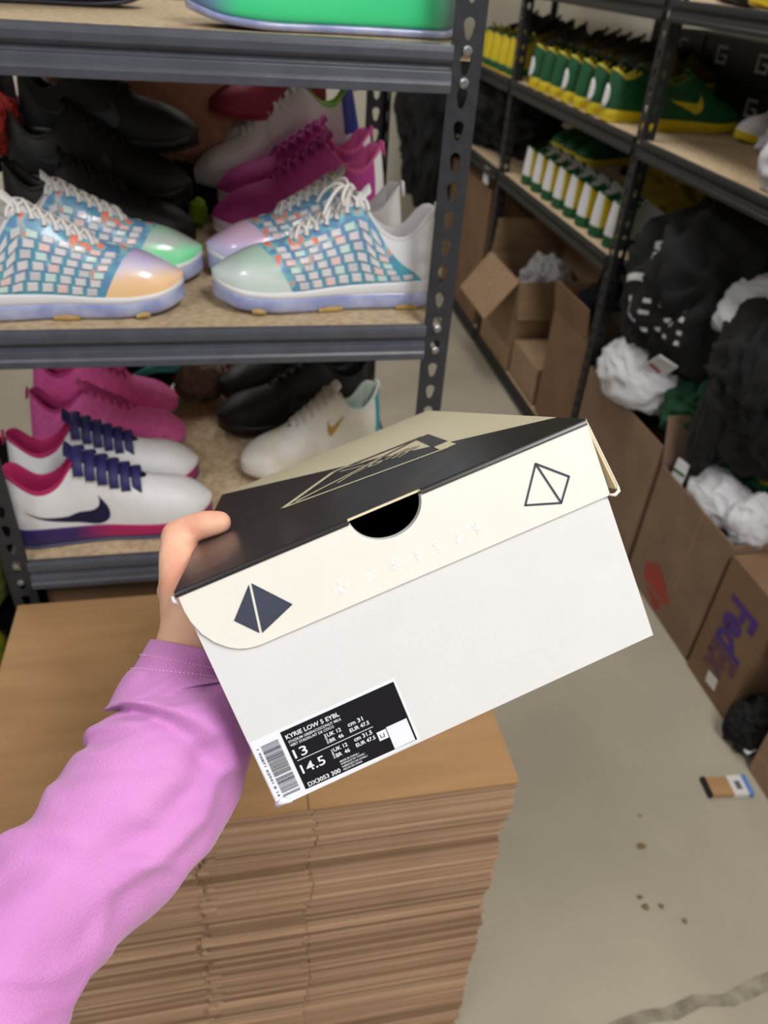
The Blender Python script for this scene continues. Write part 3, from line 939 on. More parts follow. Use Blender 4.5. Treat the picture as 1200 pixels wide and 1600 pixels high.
D2R = PI / 180
carton('cardboard_box', 'open cardboard box with a wide flap folded out to the aisle, white stuff inside', (1.205, 2.985, .0615), (1.56, 3.39, .47), M['card'], open_top=True,
       flaps=[('x-', .21, -52 * D2R), ('y-', .16, -80 * D2R), ('y+', .16, 100 * D2R), ('x+', .2, 75 * D2R)], group='cardboard boxes under the right rack')
carton('cardboard_box', 'tall brown cardboard box farthest down the aisle, behind the open flapped box', (1.21, 3.52, .0615), (1.6, 4.2, .70), M['card_dark'], group='cardboard boxes under the right rack')
carton('cardboard_box', 'brown cardboard box with a dark garment on it, left of the near rack post', (1.215, 2.30, .0615), (1.6, 2.62, .50), M['card_dark'], open_top=True, flaps=[('x-', .12, 80 * D2R), ('y-', .12, 80 * D2R)], group='cardboard boxes under the right rack')
carton('cardboard_box', 'low pale cardboard box on the floor shelf below the open flapped box', (1.215, 2.66, .0615), (1.58, 2.96, .22), M['card'], group='cardboard boxes under the right rack')
carton('cardboard_box', 'greyish cardboard box overflowing with white garments below the black pile', (1.20, 1.69, .001), (1.62, 2.215, .455), M['card_grey'], open_top=True, flaps=[('x+', .15, 60 * D2R)], group='cardboard boxes under the right rack')
c2 = carton('cardboard_box', 'cardboard box with red diamond marks, open and holding white jerseys', (1.20, 1.285, .001), (1.60, 1.665, .41), M['card_grey'], open_top=True, flaps=[('y+', .14, 70 * D2R), ('x+', .14, 60 * D2R)], group='cardboard boxes under the right rack')
M['red_print'] = mat('red_print', (168, 60, 48), .7, rgb2=(146, 62, 50), vscale=20)
M['purple_print'] = mat('purple_print', (72, 44, 124), .6)
M['faded_print'] = mat('faded_print', (98, 64, 80), .8)
M['tape'] = mat('tape', (150, 118, 86), .35)
cx2, cy2 = 1.40, 1.475
for pl in ([(1.590, .105), (1.520, .150), (1.430, .085), (1.440, .062), (1.575, .058)], [(1.560, .046), (1.455, .050), (1.475, .004)]):
    MB().add([(-.2006, y - cy2, z) for y, z in pl], [tuple(range(len(pl)))]).build('red_diamond_mark', M['red_print'], c2)
MB().box((-.2012, -.05, .12), (-.2002, -.045, .40)).build('tape_seam', M['tape'], c2)
fx = carton('cardboard_box', 'brown shipping box with purple lettering at the right edge of the picture', (1.195, 1.075, .001), (1.56, 1.268, .392), M['card_dark'], flaps=[('y-', .11, -35 * D2R)], group='cardboard boxes under the right rack')
for s, m, wd, z in (('Fed', M['purple_print'], .150, .315), ('Ex', M['faded_print'], .088, .160)):
    o = text_obj('lettering', s, m, fx, wd, .112, bold=.035)
    # the word runs down the side of the box: letters' right is -z, their top is -y
    o.matrix_local = Matrix(((0, 0, -1, -.1835), (0, -1, 0, .048), (-1, 0, 0, z), (0, 0, 0, 1)))
MB().prism([(-.184, -.03, .035), (-.184, .01, .03), (-.184, .016, .065), (-.184, -.026, .072)], (.001, 0, 0)).build('shipping_sticker', col('sticker_white', (216, 214, 210), .5), fx)
carton('cardboard_box', 'cardboard box cut off by the lower right edge of the picture, with green cloth', (1.175, .70, .001), (1.56, .93, .235), M['card'], open_top=True, flaps=[('y+', .1, 60 * D2R), ('x-', .10, 100 * D2R)], group='cardboard boxes under the right rack')

# small flattened carton end with a size label on the floor
t = empty('box_scrap', (1.09, .888, 0), (0, 0, -.10))
tag(t, 'small torn carton end with a white and blue label lying on the floor', 'box scrap')
MB().box((-.045, -.024, .0005), (.015, .024, .012)).build('card', M['card_top'], t, bevel=.001)
MB().box((-.055, -.025, .0005), (-.045, .025, .013)).build('dark_edge', M['dark_steel'], t)
MB().box((.008, -.026, .0005), (.052, .026, .0128)).build('white_label', col('sticker_white', (216, 214, 210)), t)
MB().box((.044, -.0265, .0005), (.056, .0265, .0132)).build('blue_band', col('label_blue', (84, 130, 200), .5), t)
MB().box((.020, -.012, .0128), (.034, .010, .0134)).build('printed_square', col('label_grey', (90, 92, 104), .6), t)

# black shoe boxes with a white mark, stacked at the back of the right rack
M['blackbox'] = mat('black_box', (38, 38, 42), .5, var=.1, vscale=20)
M['mark_white'] = mat('mark_white', (196, 196, 198), .6)
bb = empty('black_shoe_box', (1.60, 0, 0))
MB().box((0, 0, 0), (.165, .235, .085)).build('box_body', M['blackbox'], bb, bevel=.001)
MB().box((-.003, -.003, .080), (.168, .238, .118)).build('box_lid', M['blackbox'], bb, bevel=.001)
mk = MB()
mk.prism([(-.0036, .150, .045), (-.0036, .090, .045), (-.0036, .090, .052), (-.0036, .150, .052)], (.003, 0, 0))
mk.prism([(-.0036, .150, .045), (-.0036, .142, .045), (-.0036, .142, .095), (-.0036, .150, .095)], (.003, 0, 0))
mk.prism([(-.0036, .150, .088), (-.0036, .095, .088), (-.0036, .095, .095), (-.0036, .150, .095)], (.003, 0, 0))
mk.prism([(-.0036, .098, .045), (-.0036, .090, .045), (-.0036, .090, .072), (-.0036, .098, .072)], (.003, 0, 0))
mk.prism([(-.0036, .122, .066), (-.0036, .090, .066), (-.0036, .090, .072), (-.0036, .122, .072)], (.003, 0, 0))
mk.build('white_mark', M['mark_white'], bb)
rows_ = ['bottom', 'middle', 'top']
cols_ = ['nearest', 'second', 'third', 'farthest']
for r in range(2):
    for c in range(4):
        o = bb if r == 0 and c == 0 else copy_tree(bb)
        o.location = (1.625 + .006 * ((r + c) % 2), 2.03 + c * .243, ZR1 + .0 + r * .1195)
        tag(o, 'black shoe box with white mark, %s stack from the near end, %s layer' % (cols_[c], ('lower', 'upper')[r]), 'shoe box', 'black shoe boxes on the right rack')


# ------------------------------------------------------------------ garments
def heap(name, label, c, rad, m, seed, cat='garment', fold=.22, freq=2.2, group=None, base=None, sub=5, stretch=(1, 1, 1)):
    """a crumpled piece of clothing lying with its base at height base"""
    bm = bmesh.new()
    bmesh.ops.create_icosphere(bm, subdivisions=sub, radius=1)
    sd = Vector((seed * 3.17, seed * 1.3, -seed * 2.1))
    for v in bm.verts:
        d = v.co.normalized()
        q = Vector((d.x * stretch[0], d.y * stretch[1], d.z * stretch[2]))
        wv = Vector((mnoise.noise(q * 1.3 + sd), mnoise.noise(q * 1.3 + sd + Vector((31.7, 5.2, 9.1))), mnoise.noise(q * 1.3 + sd - Vector((17.3, 8.8, 3.4))))) * .55
        big = mnoise.noise(q * 1.1 + sd) * .30
        rid = 1 - abs(mnoise.noise((q + wv) * freq + sd)) * 2.2
        rid2 = 1 - abs(mnoise.noise((q + wv * .6) * freq * 2.3 - sd)) * 2.2
        r = 1 + big + fold * (max(rid, -.4) - .3) + fold * .4 * (max(rid2, -.4) - .3)
        v.co = Vector((d.x * rad[0] * r, d.y * rad[1] * r, d.z * rad[2] * r))
        if base is not None and v.co.z + c[2] < base:
            v.co.z = base - c[2] + .002 * mnoise.noise(v.co * 40)
            v.co.x *= 1.04
            v.co.y *= 1.04
    zb = min(v.co.z for v in bm.verts)
    for v in bm.verts:
        v.co.z -= zb
    me = bpy.data.meshes.new(name)
    bm.to_mesh(me)
    bm.free()
    me.polygons.foreach_set('use_smooth', [True] * len(me.polygons))
    o = link(name, me, m)
    o.location = (c[0], c[1], c[2] + zb)
    tag(o, label, cat, group)
    return o


def cloth(name, rgb, rgb2=None, rough=.9):
    if name not in M:
        M[name] = mat(name, rgb, rough, rgb2=rgb2, var=0 if rgb2 else .08, vscale=6, bump=.15, bscale=400, sheen=.0)
    return M[name]


cb = cloth('cloth_black', (14, 15, 18))
cw = cloth('cloth_white', (200, 200, 206), rgb2=(214, 214, 220))
cg = cloth('cloth_green', (18, 66, 40))
cgb = cloth('cloth_bright_green', (20, 98, 56))
cy_ = cloth('cloth_yellow', (150, 130, 22), rgb2=(110, 94, 20))
cl = cloth('cloth_lime', (132, 138, 20), rgb2=(156, 154, 28))
ctan = cloth('cloth_tan', (148, 104, 80), rgb2=(176, 128, 104))
cnav = cloth('cloth_navy', (22, 23, 34))
cbr = cloth('cloth_taupe', (106, 88, 76), rgb2=(132, 112, 98))
cre = cloth('cloth_red', (168, 40, 44), rgb2=(204, 70, 60))

jb = heap('jersey', 'big heap of black jerseys with white lettering on the right rack', (1.42, 1.98, .76), (.23, .27, .27), cb, 3, 'jersey', fold=.20, base=.458)
heap('jersey', 'black garment hanging down at the right edge over the open box', (1.33, 1.50, .72), (.13, .20, .20), cb, 8, 'jersey', fold=.22)
heap('jersey', 'black cloth behind the big black heap below the empty shelf', (1.62, 1.75, .80), (.16, .36, .25), cb, 12, 'jersey', fold=.18)
heap('jersey', 'black sleeve dangling in front of the box with red marks', (1.235, 1.565, .60), (.035, .055, .15), cb, 15, 'sleeve', fold=.16)
heap('jersey', 'crumpled white garment bulging over the rim of the greyish box', (1.27, 2.02, .52), (.095, .19, .10), cw, 21, 'garment', fold=.13, freq=1.7, base=.45)
heap('jersey', 'white garment between the black heap and the right picture edge', (1.40, 1.72, .83), (.12, .12, .10), cw, 24, 'garment', fold=.13, freq=1.7)
heap('garment', 'dark green garment showing between the white one and the black one', (1.36, 1.77, .52), (.12, .10, .12), cg, 31, 'garment')
heap('garment', 'green garment with yellow trim in the box with red marks', (1.43, 1.56, .47), (.12, .09, .12), cgb, 33, 'garment')
heap('garment', 'white jersey with black print lying in the box with red marks', (1.275, 1.475, .42), (.065, .11, .06), cw, 41, 'jersey', fold=.13, freq=1.7)
heap('garment', 'white jersey farther right in the box with red marks', (1.285, 1.345, .435), (.06, .06, .07), cw, 44, 'jersey', fold=.13, freq=1.7)
heap('garment', 'black lining cloth under the white jerseys in the marked box', (1.40, 1.46, .37), (.17, .165, .065), cnav, 47, 'garment', fold=.1)
heap('garment', 'white cloth inside the open flapped box', (1.42, 3.2, .40), (.10, .12, .10), cw, 51, 'cloth')
heap('garment', 'dark navy garment draped over the brown box beside the post', (1.38, 2.50, .52), (.13, .13, .12), cnav, 54, 'garment')
heap('garment', 'yellow cloth heaped at the back under the empty shelf', (1.66, 2.62, .91), (.13, .30, .10), cy_, 57, 'cloth', fold=.25, base=.8115)
heap('garment', 'black clothes on the far lower shelf of the right rack', (1.42, 4.0, .95), (.22, .42, .17), cb, 61, 'clothes', base=.8115)
heap('garment', 'black clothes hanging at the far end of the aisle', (1.13, 4.40, .86), (.17, .2, .40), cb, 63, 'clothes')
heap('garment', 'white crumpled garment on the tan shelf at the right edge', (1.30, 1.66, 1.225), (.085, .075, .085), cw, 66, 'garment', fold=.13, freq=1.7, base=1.1615)
heap('garment', 'white cloth beside the sneaker with yellow sole on the right shelf', (1.52, 2.02, 1.20), (.07, .06, .05), cw, 68, 'cloth', base=1.1615)
heap('garment', 'black cloth wedged on the floor beside the lettered box', (1.235, 1.005, .06), (.07, .065, .075), cb, 71, 'cloth', base=.001)
heap('garment', 'green cloth in the box at the lower right edge', (1.33, .82, .20), (.11, .09, .09), cgb, 73, 'cloth')
heap('garment', 'dark cloth filling the gap behind the boxes under the right rack', (1.72, 1.9, .30), (.09, .5, .30), cnav, 75, 'cloth', base=.001)
# yellow ring of trim, price tags and cards among the clothes
yt = MB()
yt.tube([(1.36 + .0 * a, 1.455 + .045 * math.cos(a), .535 + .05 * math.sin(a)) for a in np.linspace(0, 2 * PI, 20)], .008, 8, cap=False)
tag(yt.build('yellow_trim', col('trim_yellow', (206, 186, 30), .6), smooth=True), 'yellow ring of trim among the green cloth at the right edge', 'trim')


def card(name, label, pts, off, m, stripe=None, cat='tag'):
    t = empty(name, pts[0])
    tag(t, label, cat)
    q = [tuple(p[k] - pts[0][k] for k in range(3)) for p in pts]
    MB().prism(q, off).build('card', m, t)
    if stripe:
        V = [Vector(p) for p in q]
        a, b, f0, f1 = stripe[1:]
        e = Vector(off).normalized() * -.0008
        MB().add([V[0].lerp(V[3], f0) + (V[1] - V[0]) * a + e, V[0].lerp(V[3], f0) + (V[1] - V[0]) * b + e, V[0].lerp(V[3], f1) + (V[1] - V[0]) * b + e, V[0].lerp(V[3], f1) + (V[1] - V[0]) * a + e], [(0, 1, 2, 3)]).build('printed_stripe', stripe[0], t)


card('hang_tag', 'white card tag with a red line in front of the green garment', [(1.205, 1.915, .60), (1.205, 1.845, .665), (1.255, 1.815, .64), (1.255, 1.885, .565)], (.004, .001, .004), cw, (M['red_print'], .3, .45, .1, .7))
card('hang_tag', 'white card tag with a green stripe on the marked box rim', [(1.215, 1.625, .455), (1.215, 1.57, .465), (1.205, 1.565, .37), (1.205, 1.618, .36)], (.004, 0, .001), cw, (cgb, 0, 1, .3, .4))
card('hang_tag', 'small white label hanging at the far rack post', [(1.195, 3.62, .79), (1.195, 3.55, .79), (1.195, 3.55, .72), (1.195, 3.62, .72)], (.004, 0, 0), cw)
card('paper_scrap', 'small white paper scrap beside the lower right box', [(1.17, .985, .03), (1.17, .945, .035), (1.19, .945, .05), (1.19, .985, .045)], (.002, 0, .002), cw, cat='paper')

# lettering on the black jerseys: raised print that follows the cloth
from mathutils.bvhtree import BVHTree
bpy.context.view_layer.update()
_bm = bmesh.new()
_bm.from_mesh(jb.data)
_bv = BVHTree.FromBMesh(_bm)
_lp = Vector(jb.location)
random.seed(9)


def print_on(pts, hw, nm='white_print'):
    """a stripe of print along pts (y, z) seen from the aisle, wrapped on the jersey heap"""
    P = catmull([(0, p[0], p[1]) for p in pts], 4)
    rows = []
    for i, p in enumerate(P):
        d = (P[min(i + 1, len(P) - 1)] - P[max(i - 1, 0)]).normalized()
        nn = Vector((0, -d.z, d.y))
        r = []
        for s in (-1, 0, 1):
            q = p + nn * (s * hw)
            o = Vector((0.6, q.y, q.z))
            dr = Vector((1.0, 0.0, 0))
            hit = _bv.ray_cast(o - _lp, dr)
            if hit[0] is None:
                return
            r.append(hit[0] + hit[1] * .002)
        rows.append(r)
    MB().grid(rows).build(nm, M['mark_white'], jb, smooth=True)


print_on([(2.10, .90), (2.06, .915), (2.02, .905)], .011)
print_on([(2.09, .875), (2.05, .885), (2.02, .878)], .008)
print_on([(2.11, .76), (2.09, .80), (2.05, .825), (2.01, .83)], .010)
print_on([(2.04, .77), (2.01, .735), (1.97, .72)], .006)
for k in range(12):
    y, z = 1.96 - .045 * (k % 4) + random.uniform(-.01, .01), .79 - .04 * (k // 4) + random.uniform(-.01, .01)
    print_on([(y, z), (y - .018, z + .003)], .006)

# things at the back of the left rack
heap('garment', 'tan crumpled garment lying over the black sneakers at the back', (-.13, 1.60, 1.30), (.17, .045, .10), ctan, 81, 'garment', fold=.15)
heap('garment', 'red and cream cloth at the left end of the middle shelf', (-.365, 1.49, 1.285), (.04, .04, .045), cre, 84, 'cloth')
heap('garment', 'small yellow and black cap wedged behind the black sneakers', (-.225, 1.53, 1.365), (.035, .03, .026), cy_, 86, 'cap')
heap('garment', 'lime green sock tip beside the magenta sneaker', (-.046, 1.475, 1.150), (.016, .02, .022), col('sock_lime', (150, 196, 30), .7), 88, 'sock', fold=.1)
heap('garment', 'taupe crumpled cloth on the bottom shelf between the pink and black sneakers', (-.068, 1.525, .795), (.05, .035, .05), cbr, 91, 'cloth', base=.741)
heap('garment', 'coral red cloth with a green patch behind the rear black sneaker', (.03, 1.575, .835), (.05, .016, .055), col('cloth_coral', (216, 62, 84), .8), 93, 'cloth')
heap('garment', 'dark cloth at the far back of the bottom shelf', (-.24, 1.59, .83), (.13, .04, .10), cb, 95, 'cloth')
hg = MB()
hg.tube(catmull([(-.26, 1.50, .855), (-.18, 1.50, .845), (-.125, 1.505, .838), (-.12, 1.51, .825), (-.17, 1.51, .822), (-.215, 1.51, .80), (-.24, 1.505, .81)], 6), .009, 8)
tag(hg.build('plastic_hanger', col('hanger_teal', (60, 168, 158), .4), smooth=True), 'teal plastic hanger above the far pink sneaker', 'hanger')
carton('cardboard_box', 'dark filler box added on the lowest shelf to darken the gap behind the flattened pile', (-.33, 1.03, .331), (.25, 1.48, .66), M['card_dark'])  # filler box, added to keep the space under the bottom shelf dark
heap('garment', 'added black filler heap on the floor, darkening the gap behind the yellow green pile', (-.72, 1.35, .45), (.28, .25, .5), cb, 98, 'clothes', base=.001)  # added heap, darkens what shows past the left post
heap('garment', 'dark cloth hanging behind the shelf between black and magenta sneakers', (-.05, 1.62, 1.19), (.10, .03, .09), cnav, 103, 'cloth')  # added to block the bright wall behind the middle shelf
heap('garment', 'yellow green garment pile on the floor left of the cardboard pile', (-.545, .93, .34), (.15, .20, .30), cl, 97, 'garment', base=.001)
heap('garment', 'dark green and yellow ball of cloth left of the rack post', (-.46, 1.06, .70), (.075, .08, .09), cloth('cloth_olive', (110, 108, 18), rgb2=(52, 70, 20)), 99, 'garment', fold=.08)

# ------------------------------------------------------------------ pile of flattened cardboard boxes
random.seed(11)
PX0, PX1, PY0, PY1, PT = -.362, .336, .553, .978, .675
NS = 104
th = PT / NS
variants = []
for v in range(8):
    mb = MB()
    for ply in range(2):
        z0 = ply * th * .5
        z1 = z0 + th * (.44 if v % 3 else .40)
        s = -.075 + random.uniform(-.012, .012)
        s2 = .062 + random.uniform(-.008, .008)
        j = [random.uniform(-.0022, .0022) for _ in range(6)]
        g = .0035
        poly = [(PX0 + j[0], PY0 + j[1], z0), (s - g, PY0 + j[1] + .001, z0), (s - g, PY0 + .11, z0), (s + g, PY0 + .11, z0), (s + g, PY0 + j[2], z0),
                (s2 - .001, PY0 + j[2] - .001, z0), (s2, PY0 + .05, z0), (s2 + .001, PY0 + j[3], z0), (PX1 + j[4], PY0 + j[3], z0), (PX1 + j[4] + j[5] * .4, PY1, z0), (PX0 + j[0], PY1, z0)]
        mb.prism(poly, (0, 0, z1 - z0))
    variants.append(mb)
em = [M['card_edge'], M['card_edge_b'], M['card_edge_c'], M['card_edge']]
vm = []
for v, mb in enumerate(variants):
    for q in range(4):
        me = mb.mesh('flattened_box')
        me.materials.append(em[q])
        vm.append(me)
dx = dy = 0.0
for i in range(NS):
    top = i == NS - 1
    dx = dx * .85 + random.uniform(-.0022, .0022)
    dy = dy * .8 + random.uniform(-.0013, .0013)
    if top:
        me = variants[2].mesh('flattened_box')
        me.materials.append(M['card_top'])
        dx, dy = .003, -.002
    else:
        me = random.choice(vm)
    o = link('flattened_box', me)
    lean = 1 - i / (NS - 1)
    o.location = (dx - .022 * lean, dy - .052 * lean, .0005 + i * th)
    o.rotation_euler = (0, 0, random.uniform(-.003, .003))
    tag(o, 'topmost flattened brown cardboard box of the pile under the held shoe box' if top else 'flattened brown cardboard box in the tall pile, only its edge showing',
        'cardboard box', None if top else 'flattened boxes in the pile')

# ------------------------------------------------------------------ the shoe box held up
BW, BL, BH = .235, .372, .131
boxroot = empty('shoe_box')
_o = Vector((-0.0357863, 0.2994571, 1.2811662))
_x = Vector((0.9416620, 0.1448600, 0.3037899))
_y = Vector((0.0166212, 0.8815143, -0.4718647))
_z = -Vector((0.3361495, -0.4493864, -0.8276807))
_org = _o - _z * BH
boxroot.matrix_world = Matrix(((_x.x, _y.x, _z.x, _org.x), (_x.y, _y.y, _z.y, _org.y), (_x.z, _y.z, _z.z, _org.z), (0, 0, 0, 1)))
tag(boxroot, 'cream and black shoe box held up in front, with pyramid emblems and a size label', 'shoe box')
BX = boxroot.matrix_world.copy()
M['bx_white'] = mat('box_white', (215, 215, 217), .5, var=.012, vscale=30, bump=.03, bscale=300)
M['bx_cream'] = mat('box_cream', (225, 223, 216), .5, var=.012, vscale=30, bump=.03, bscale=300)
M['bx_top'] = mat('box_top_cream', (214, 204, 174), .45, var=.02, vscale=20)
M['bx_black'] = mat('box_gloss_black', (22, 21, 25), .34, rgb2=(32, 25, 29), vscale=6, coat=.1)
M['bx_tan'] = mat('box_board_inside', (216, 196, 158), .8, var=.05, vscale=40)
M['bx_dark'] = mat('box_dark_inside', (14, 14, 15), .8)
M['bx_navy'] = mat('emblem_navy', (62, 66, 82), .35, var=.1, vscale=60)
M['bx_silver'] = mat('silver_foil', (254, 254, 255), .3, 0.0, spec=.8)
M['bx_lab'] = mat('label_white', (228, 231, 241), .3)
M['bx_labk'] = mat('label_black', (22, 21, 26), .3)
M['bx_ink'] = mat('barcode_ink', (44, 44, 52), .5)
M['emb_red'] = mat('emblem_red', (150, 62, 54), .35, rgb2=(60, 40, 38), vscale=24)


def bz(w):
    return BH - w


body = empty('box_body', parent=boxroot)
T = .0018
# front panel with the finger notch in its rim
NC, NW, ND = .1158, .0202, .0172
notch = [(NC + NW * math.cos(a), ND * math.sin(a)) for a in np.linspace(0, PI, 19)]      # from right to left, w downwards
top_in = .0015
poly = [(.0015, BH), (BW - .0015, BH), (BW - .0015, top_in)] + [(u, max(w_, top_in)) for u, w_ in notch] + [(.0015, top_in)]
MB().prism([(u, 0, bz(w_)) for u, w_ in poly], (0, T, 0)).build('front_panel', M['bx_white'], body)
MB().box((.0160, BL - T, 0), (BW - .0015, BL, BH - top_in)).build('back_panel', M['bx_white'], body)
MB().prism([(.0015, T, 0), (.0160, BL - T, 0), (.0160, BL - T, BH - top_in), (.0015, T, BH - top_in)], (T, 0, 0)).build('side_panel', M['bx_white'], body)
MB().box((BW - .0015 - T, T, 0), (BW - .0015, BL - T, BH - top_in)).build('side_panel', M['bx_white'], body)
MB().box((.0015 + T, T, 0), (BW - .0015 - T, BL - T, T)).build('bottom_panel', M['bx_white'], body)
lin_ = MB()
lin_.box((.020, .006, .0025), (BW - .004, BL - .003, .09))
lin_.build('dark_filler_inside', M['bx_dark'], body)  # black block added so the inside shows dark through the notch
cr = MB()
cr.tube([(.0015, 0, .002), (.006, -.002, .0035), (.010, -.0012, .001)], [.0016, .0022, .001], 6)
cr.build('creased_corner', M['bx_lab'], body, smooth=True)

lid = empty('box_lid', parent=boxroot)
FY = -.0022
fl_poly = [(.001, .0012), (.0008, .010), (.0015, .0165), (.004, .0245), (.008, .0312), (.0128, .0362), (.0175, .0394), (.0225, .0413), (.028, .0422),
           (BW - .0015, .0432), (BW - .0005, .0425), (BW - .0005, .0012)]
fl_poly = fl_poly + [(u, max(w_, .0012)) for u, w_ in notch]
MB().prism([(u, FY, bz(w_)) for u, w_ in fl_poly], (0, .0014, 0)).build('lid_flap', M['bx_cream'], lid, bevel=.0002)
# board edge showing round the finger notch
e = MB()
e.grid([[(NC + NW * math.cos(a), FY + .0003, bz(ND * math.sin(a))), (NC + (NW - .0004) * math.cos(a), .0018, bz((ND - .0004) * math.sin(a)))] for a in np.linspace(.06, PI - .06, 24)])
e.build('notch_edge', M['bx_white'], lid)
# lid top, slightly skewed as on the real thing


def tp(u, v, dz=0.0):
    return (u + .013 * (v / BL) * (1 - u / BW), v, BH + dz)


def ltop(poly, z, th_=.0012):
    return MB().prism([tp(u, v, z) for u, v in poly], (0, 0, th_))


nt_in = .004
outline = [(0, FY), (NC - NW, FY), (NC - NW, nt_in * 0 + FY + .001), (NC + NW, FY + .001), (NC + NW, FY), (BW, FY), (BW, BL), (0, BL)]
ltop(outline, 0).build('lid_top', M['bx_top'], lid)
vb = .038
MB().add([tp(0, FY, .0014), tp(NC - NW - .0005, FY, .0014), tp(NC - NW, FY + .0016, .0014), tp(NC + NW, FY + .0016, .0014), tp(NC + NW + .0005, FY, .0014), tp(BW, FY, .0014), tp(BW, vb, .0014), tp(0, BL, .0014)], [tuple(range(8))]).build('black_print', M['bx_black'], lid)
for a, b in ((0, NC - NW - .0005), (NC + NW + .0005, BW - .0005)):
    MB().add([(a, FY, BH + .0014), (b, FY, BH + .0014), (b, FY - .0009, BH + .0004), (b, FY - .0009, BH - .0016), (a, FY - .0009, BH - .0016), (a, FY - .0009, BH + .0004)], [(0, 1, 2, 5), (5, 2, 3, 4)]).build('black_edge', M['bx_black'], lid, smooth=True)
# side flanges of the lid; the right one is sprung outwards and shows its inner board
sp = .0062
q = MB()
q.prism([(BW - .0002, FY + .001, BH + .001), (BW + sp, FY + .002, bz(.0425)), (BW + sp, BL, bz(.0425)), (BW - .0002, BL, BH + .001)], (.0006, 0, .0002))
q.build('lid_side', M['bx_cream'], lid)
q = MB()
q.prism([(BW - .0012, FY + .0012, BH - .001), (BW + sp - .0016, FY + .0022, bz(.0422)), (BW + sp - .0016, BL, bz(.0422)), (BW - .0012, BL, BH - .001)], (.0013, 0, .0002))
q.build('lid_side_lining', M['bx_tan'], lid)
q = MB()
q.tube([(BW - .001, FY - .0002, bz(.0428)), (BW + .002, FY, bz(.0442)), (BW + sp - .001, FY + .001, bz(.0432)), (BW + sp, FY + .003, bz(.0405))], [.0007, .0011, .0011, .0006], 6)
q.build('folded_corner', M['bx_cream'], lid, smooth=True)
q = MB()
q.prism([(.0004, .010, BH), (.0004, .014, bz(.042)), (.0140, BL, bz(.042)), (.0140, BL, BH)], (.0008, 0, 0))
q.build('lid_side', M['bx_cream'], lid)
q = MB()
q.box((.0150, BL, bz(.042)), (BW, BL + .0014, BH))
q.build('lid_rear', M['bx_cream'], lid)
q = MB()
q.tube([(-.0014, -.001, BH - .0005), (-.002, -.0008, BH - .003), (-.0012, .0, BH - .0055)], [.0011, .0014, .0008], 6)
q.build('frayed_corner', M['bx_white'], lid, smooth=True)


def front(poly, nm, m, y, parent):
    return MB().add([(u, y, bz(w_)) for u, w_ in poly], [tuple(range(len(poly)))]).build(nm, m, parent)


def stroke(pts, hw, nm, m, y, parent):
    mb = MB()
    for a, b in zip(pts[:-1], pts[1:]):
        d = Vector((b[0] - a[0], b[1] - a[1]))
        if d.length < 1e-9:
            continue
        d.normalize()
        n_ = Vector((-d.y, d.x)) * hw
        ex = d * hw * .6
        mb.add([(a[0] + n_.x - ex.x, y, bz(a[1] + n_.y - ex.y)), (b[0] + n_.x + ex.x, y, bz(b[1] + n_.y + ex.y)), (b[0] - n_.x + ex.x, y, bz(b[1] - n_.y + ex.y)), (a[0] - n_.x - ex.x, y, bz(a[1] - n_.y - ex.y))], [(0, 1, 2, 3)])
    return mb, mb.build(nm, m, parent)


FD = FY - .0004
front([(.0359, .0099), (.0215, .0245), (.0308, .0360)], 'pyramid_emblem', M['bx_navy'], FD, lid)
front([(.0373, .0098), (.0523, .0288), (.0321, .0365)], 'pyramid_emblem', M['bx_navy'], FD, lid)
stroke([(.2002, .0104), (.2155, .0242), (.2066, .0361), (.1872, .0293), (.2002, .0104), (.2066, .0361)], .00055, 'pyramid_outline', M['bx_navy'], FD, lid)
# seven small foil glyphs along the flap
sw_ = .00024


def glyph(cu_, cw_, lines):
    mb = MB()
    for ln in lines:
        m2, _ob = None, None
        for a, b in zip(ln[:-1], ln[1:]):
            d = Vector((b[0] - a[0], b[1] - a[1]))
            if d.length < 1e-9:
                continue
            d.normalize()
            n_ = Vector((-d.y, d.x)) * sw_
            P_ = [(a[0] + n_.x, a[1] + n_.y), (b[0] + n_.x, b[1] + n_.y), (b[0] - n_.x, b[1] - n_.y), (a[0] - n_.x, a[1] - n_.y)]
            mb.add([(cu_ + p[0], FD, bz(cw_ + p[1])) for p in P_], [(0, 1, 2, 3)])
    mb.build('foil_glyph', M['bx_silver'], lid)


def circ(x, y, r, n_=12, a0=0, a1=2 * PI):
    return [(x + r * math.cos(a), y + r * math.sin(a)) for a in np.linspace(a0, a1, n_ + 1)]


mm = .001
glyph(.0789, .0310, [circ(0, 0, 1.8 * mm)] + [[(2.4 * mm * math.cos(a), 2.4 * mm * math.sin(a)), (4.2 * mm * math.cos(a), 4.2 * mm * math.sin(a))] for a in [k * PI / 2 + j for k in range(4) for j in (-.25, 0, .25)]])
glyph(.0957, .0317, [[(-3.4 * mm, (k - 1) * 1.6 * mm), (1.5 * mm, (k - 1) * 1.6 * mm), (2.5 * mm, (k - 2) * 1.6 * mm), (3.6 * mm, (k - 2) * 1.6 * mm)] for k in range(3)])
glyph(.1101, .0310, [circ(x * 1.4 * mm, y * 1.4 * mm, 1.5 * mm) for x, y in ((-1, 0), (1, 0), (0, 1), (0, -1))])
glyph(.1223, .0315, [[(-1.6 * mm, -3 * mm), (0, -2.4 * mm), (1.2 * mm, -3.2 * mm)], [(0, -2.4 * mm), (.8 * mm, 0), (0, 2.4 * mm)], [(0, -2.4 * mm), (-.8 * mm, 0), (0, 2.4 * mm)], [(-1.4 * mm, 3 * mm), (0, 2.4 * mm), (1.6 * mm, 3 * mm)]])
glyph(.1339, .0312, [circ(0, -1.8 * mm, 1.2 * mm, 8), [(0, -.6 * mm), (0, 4 * mm)], [(-1.8 * mm, .6 * mm), (1.8 * mm, .6 * mm)]])
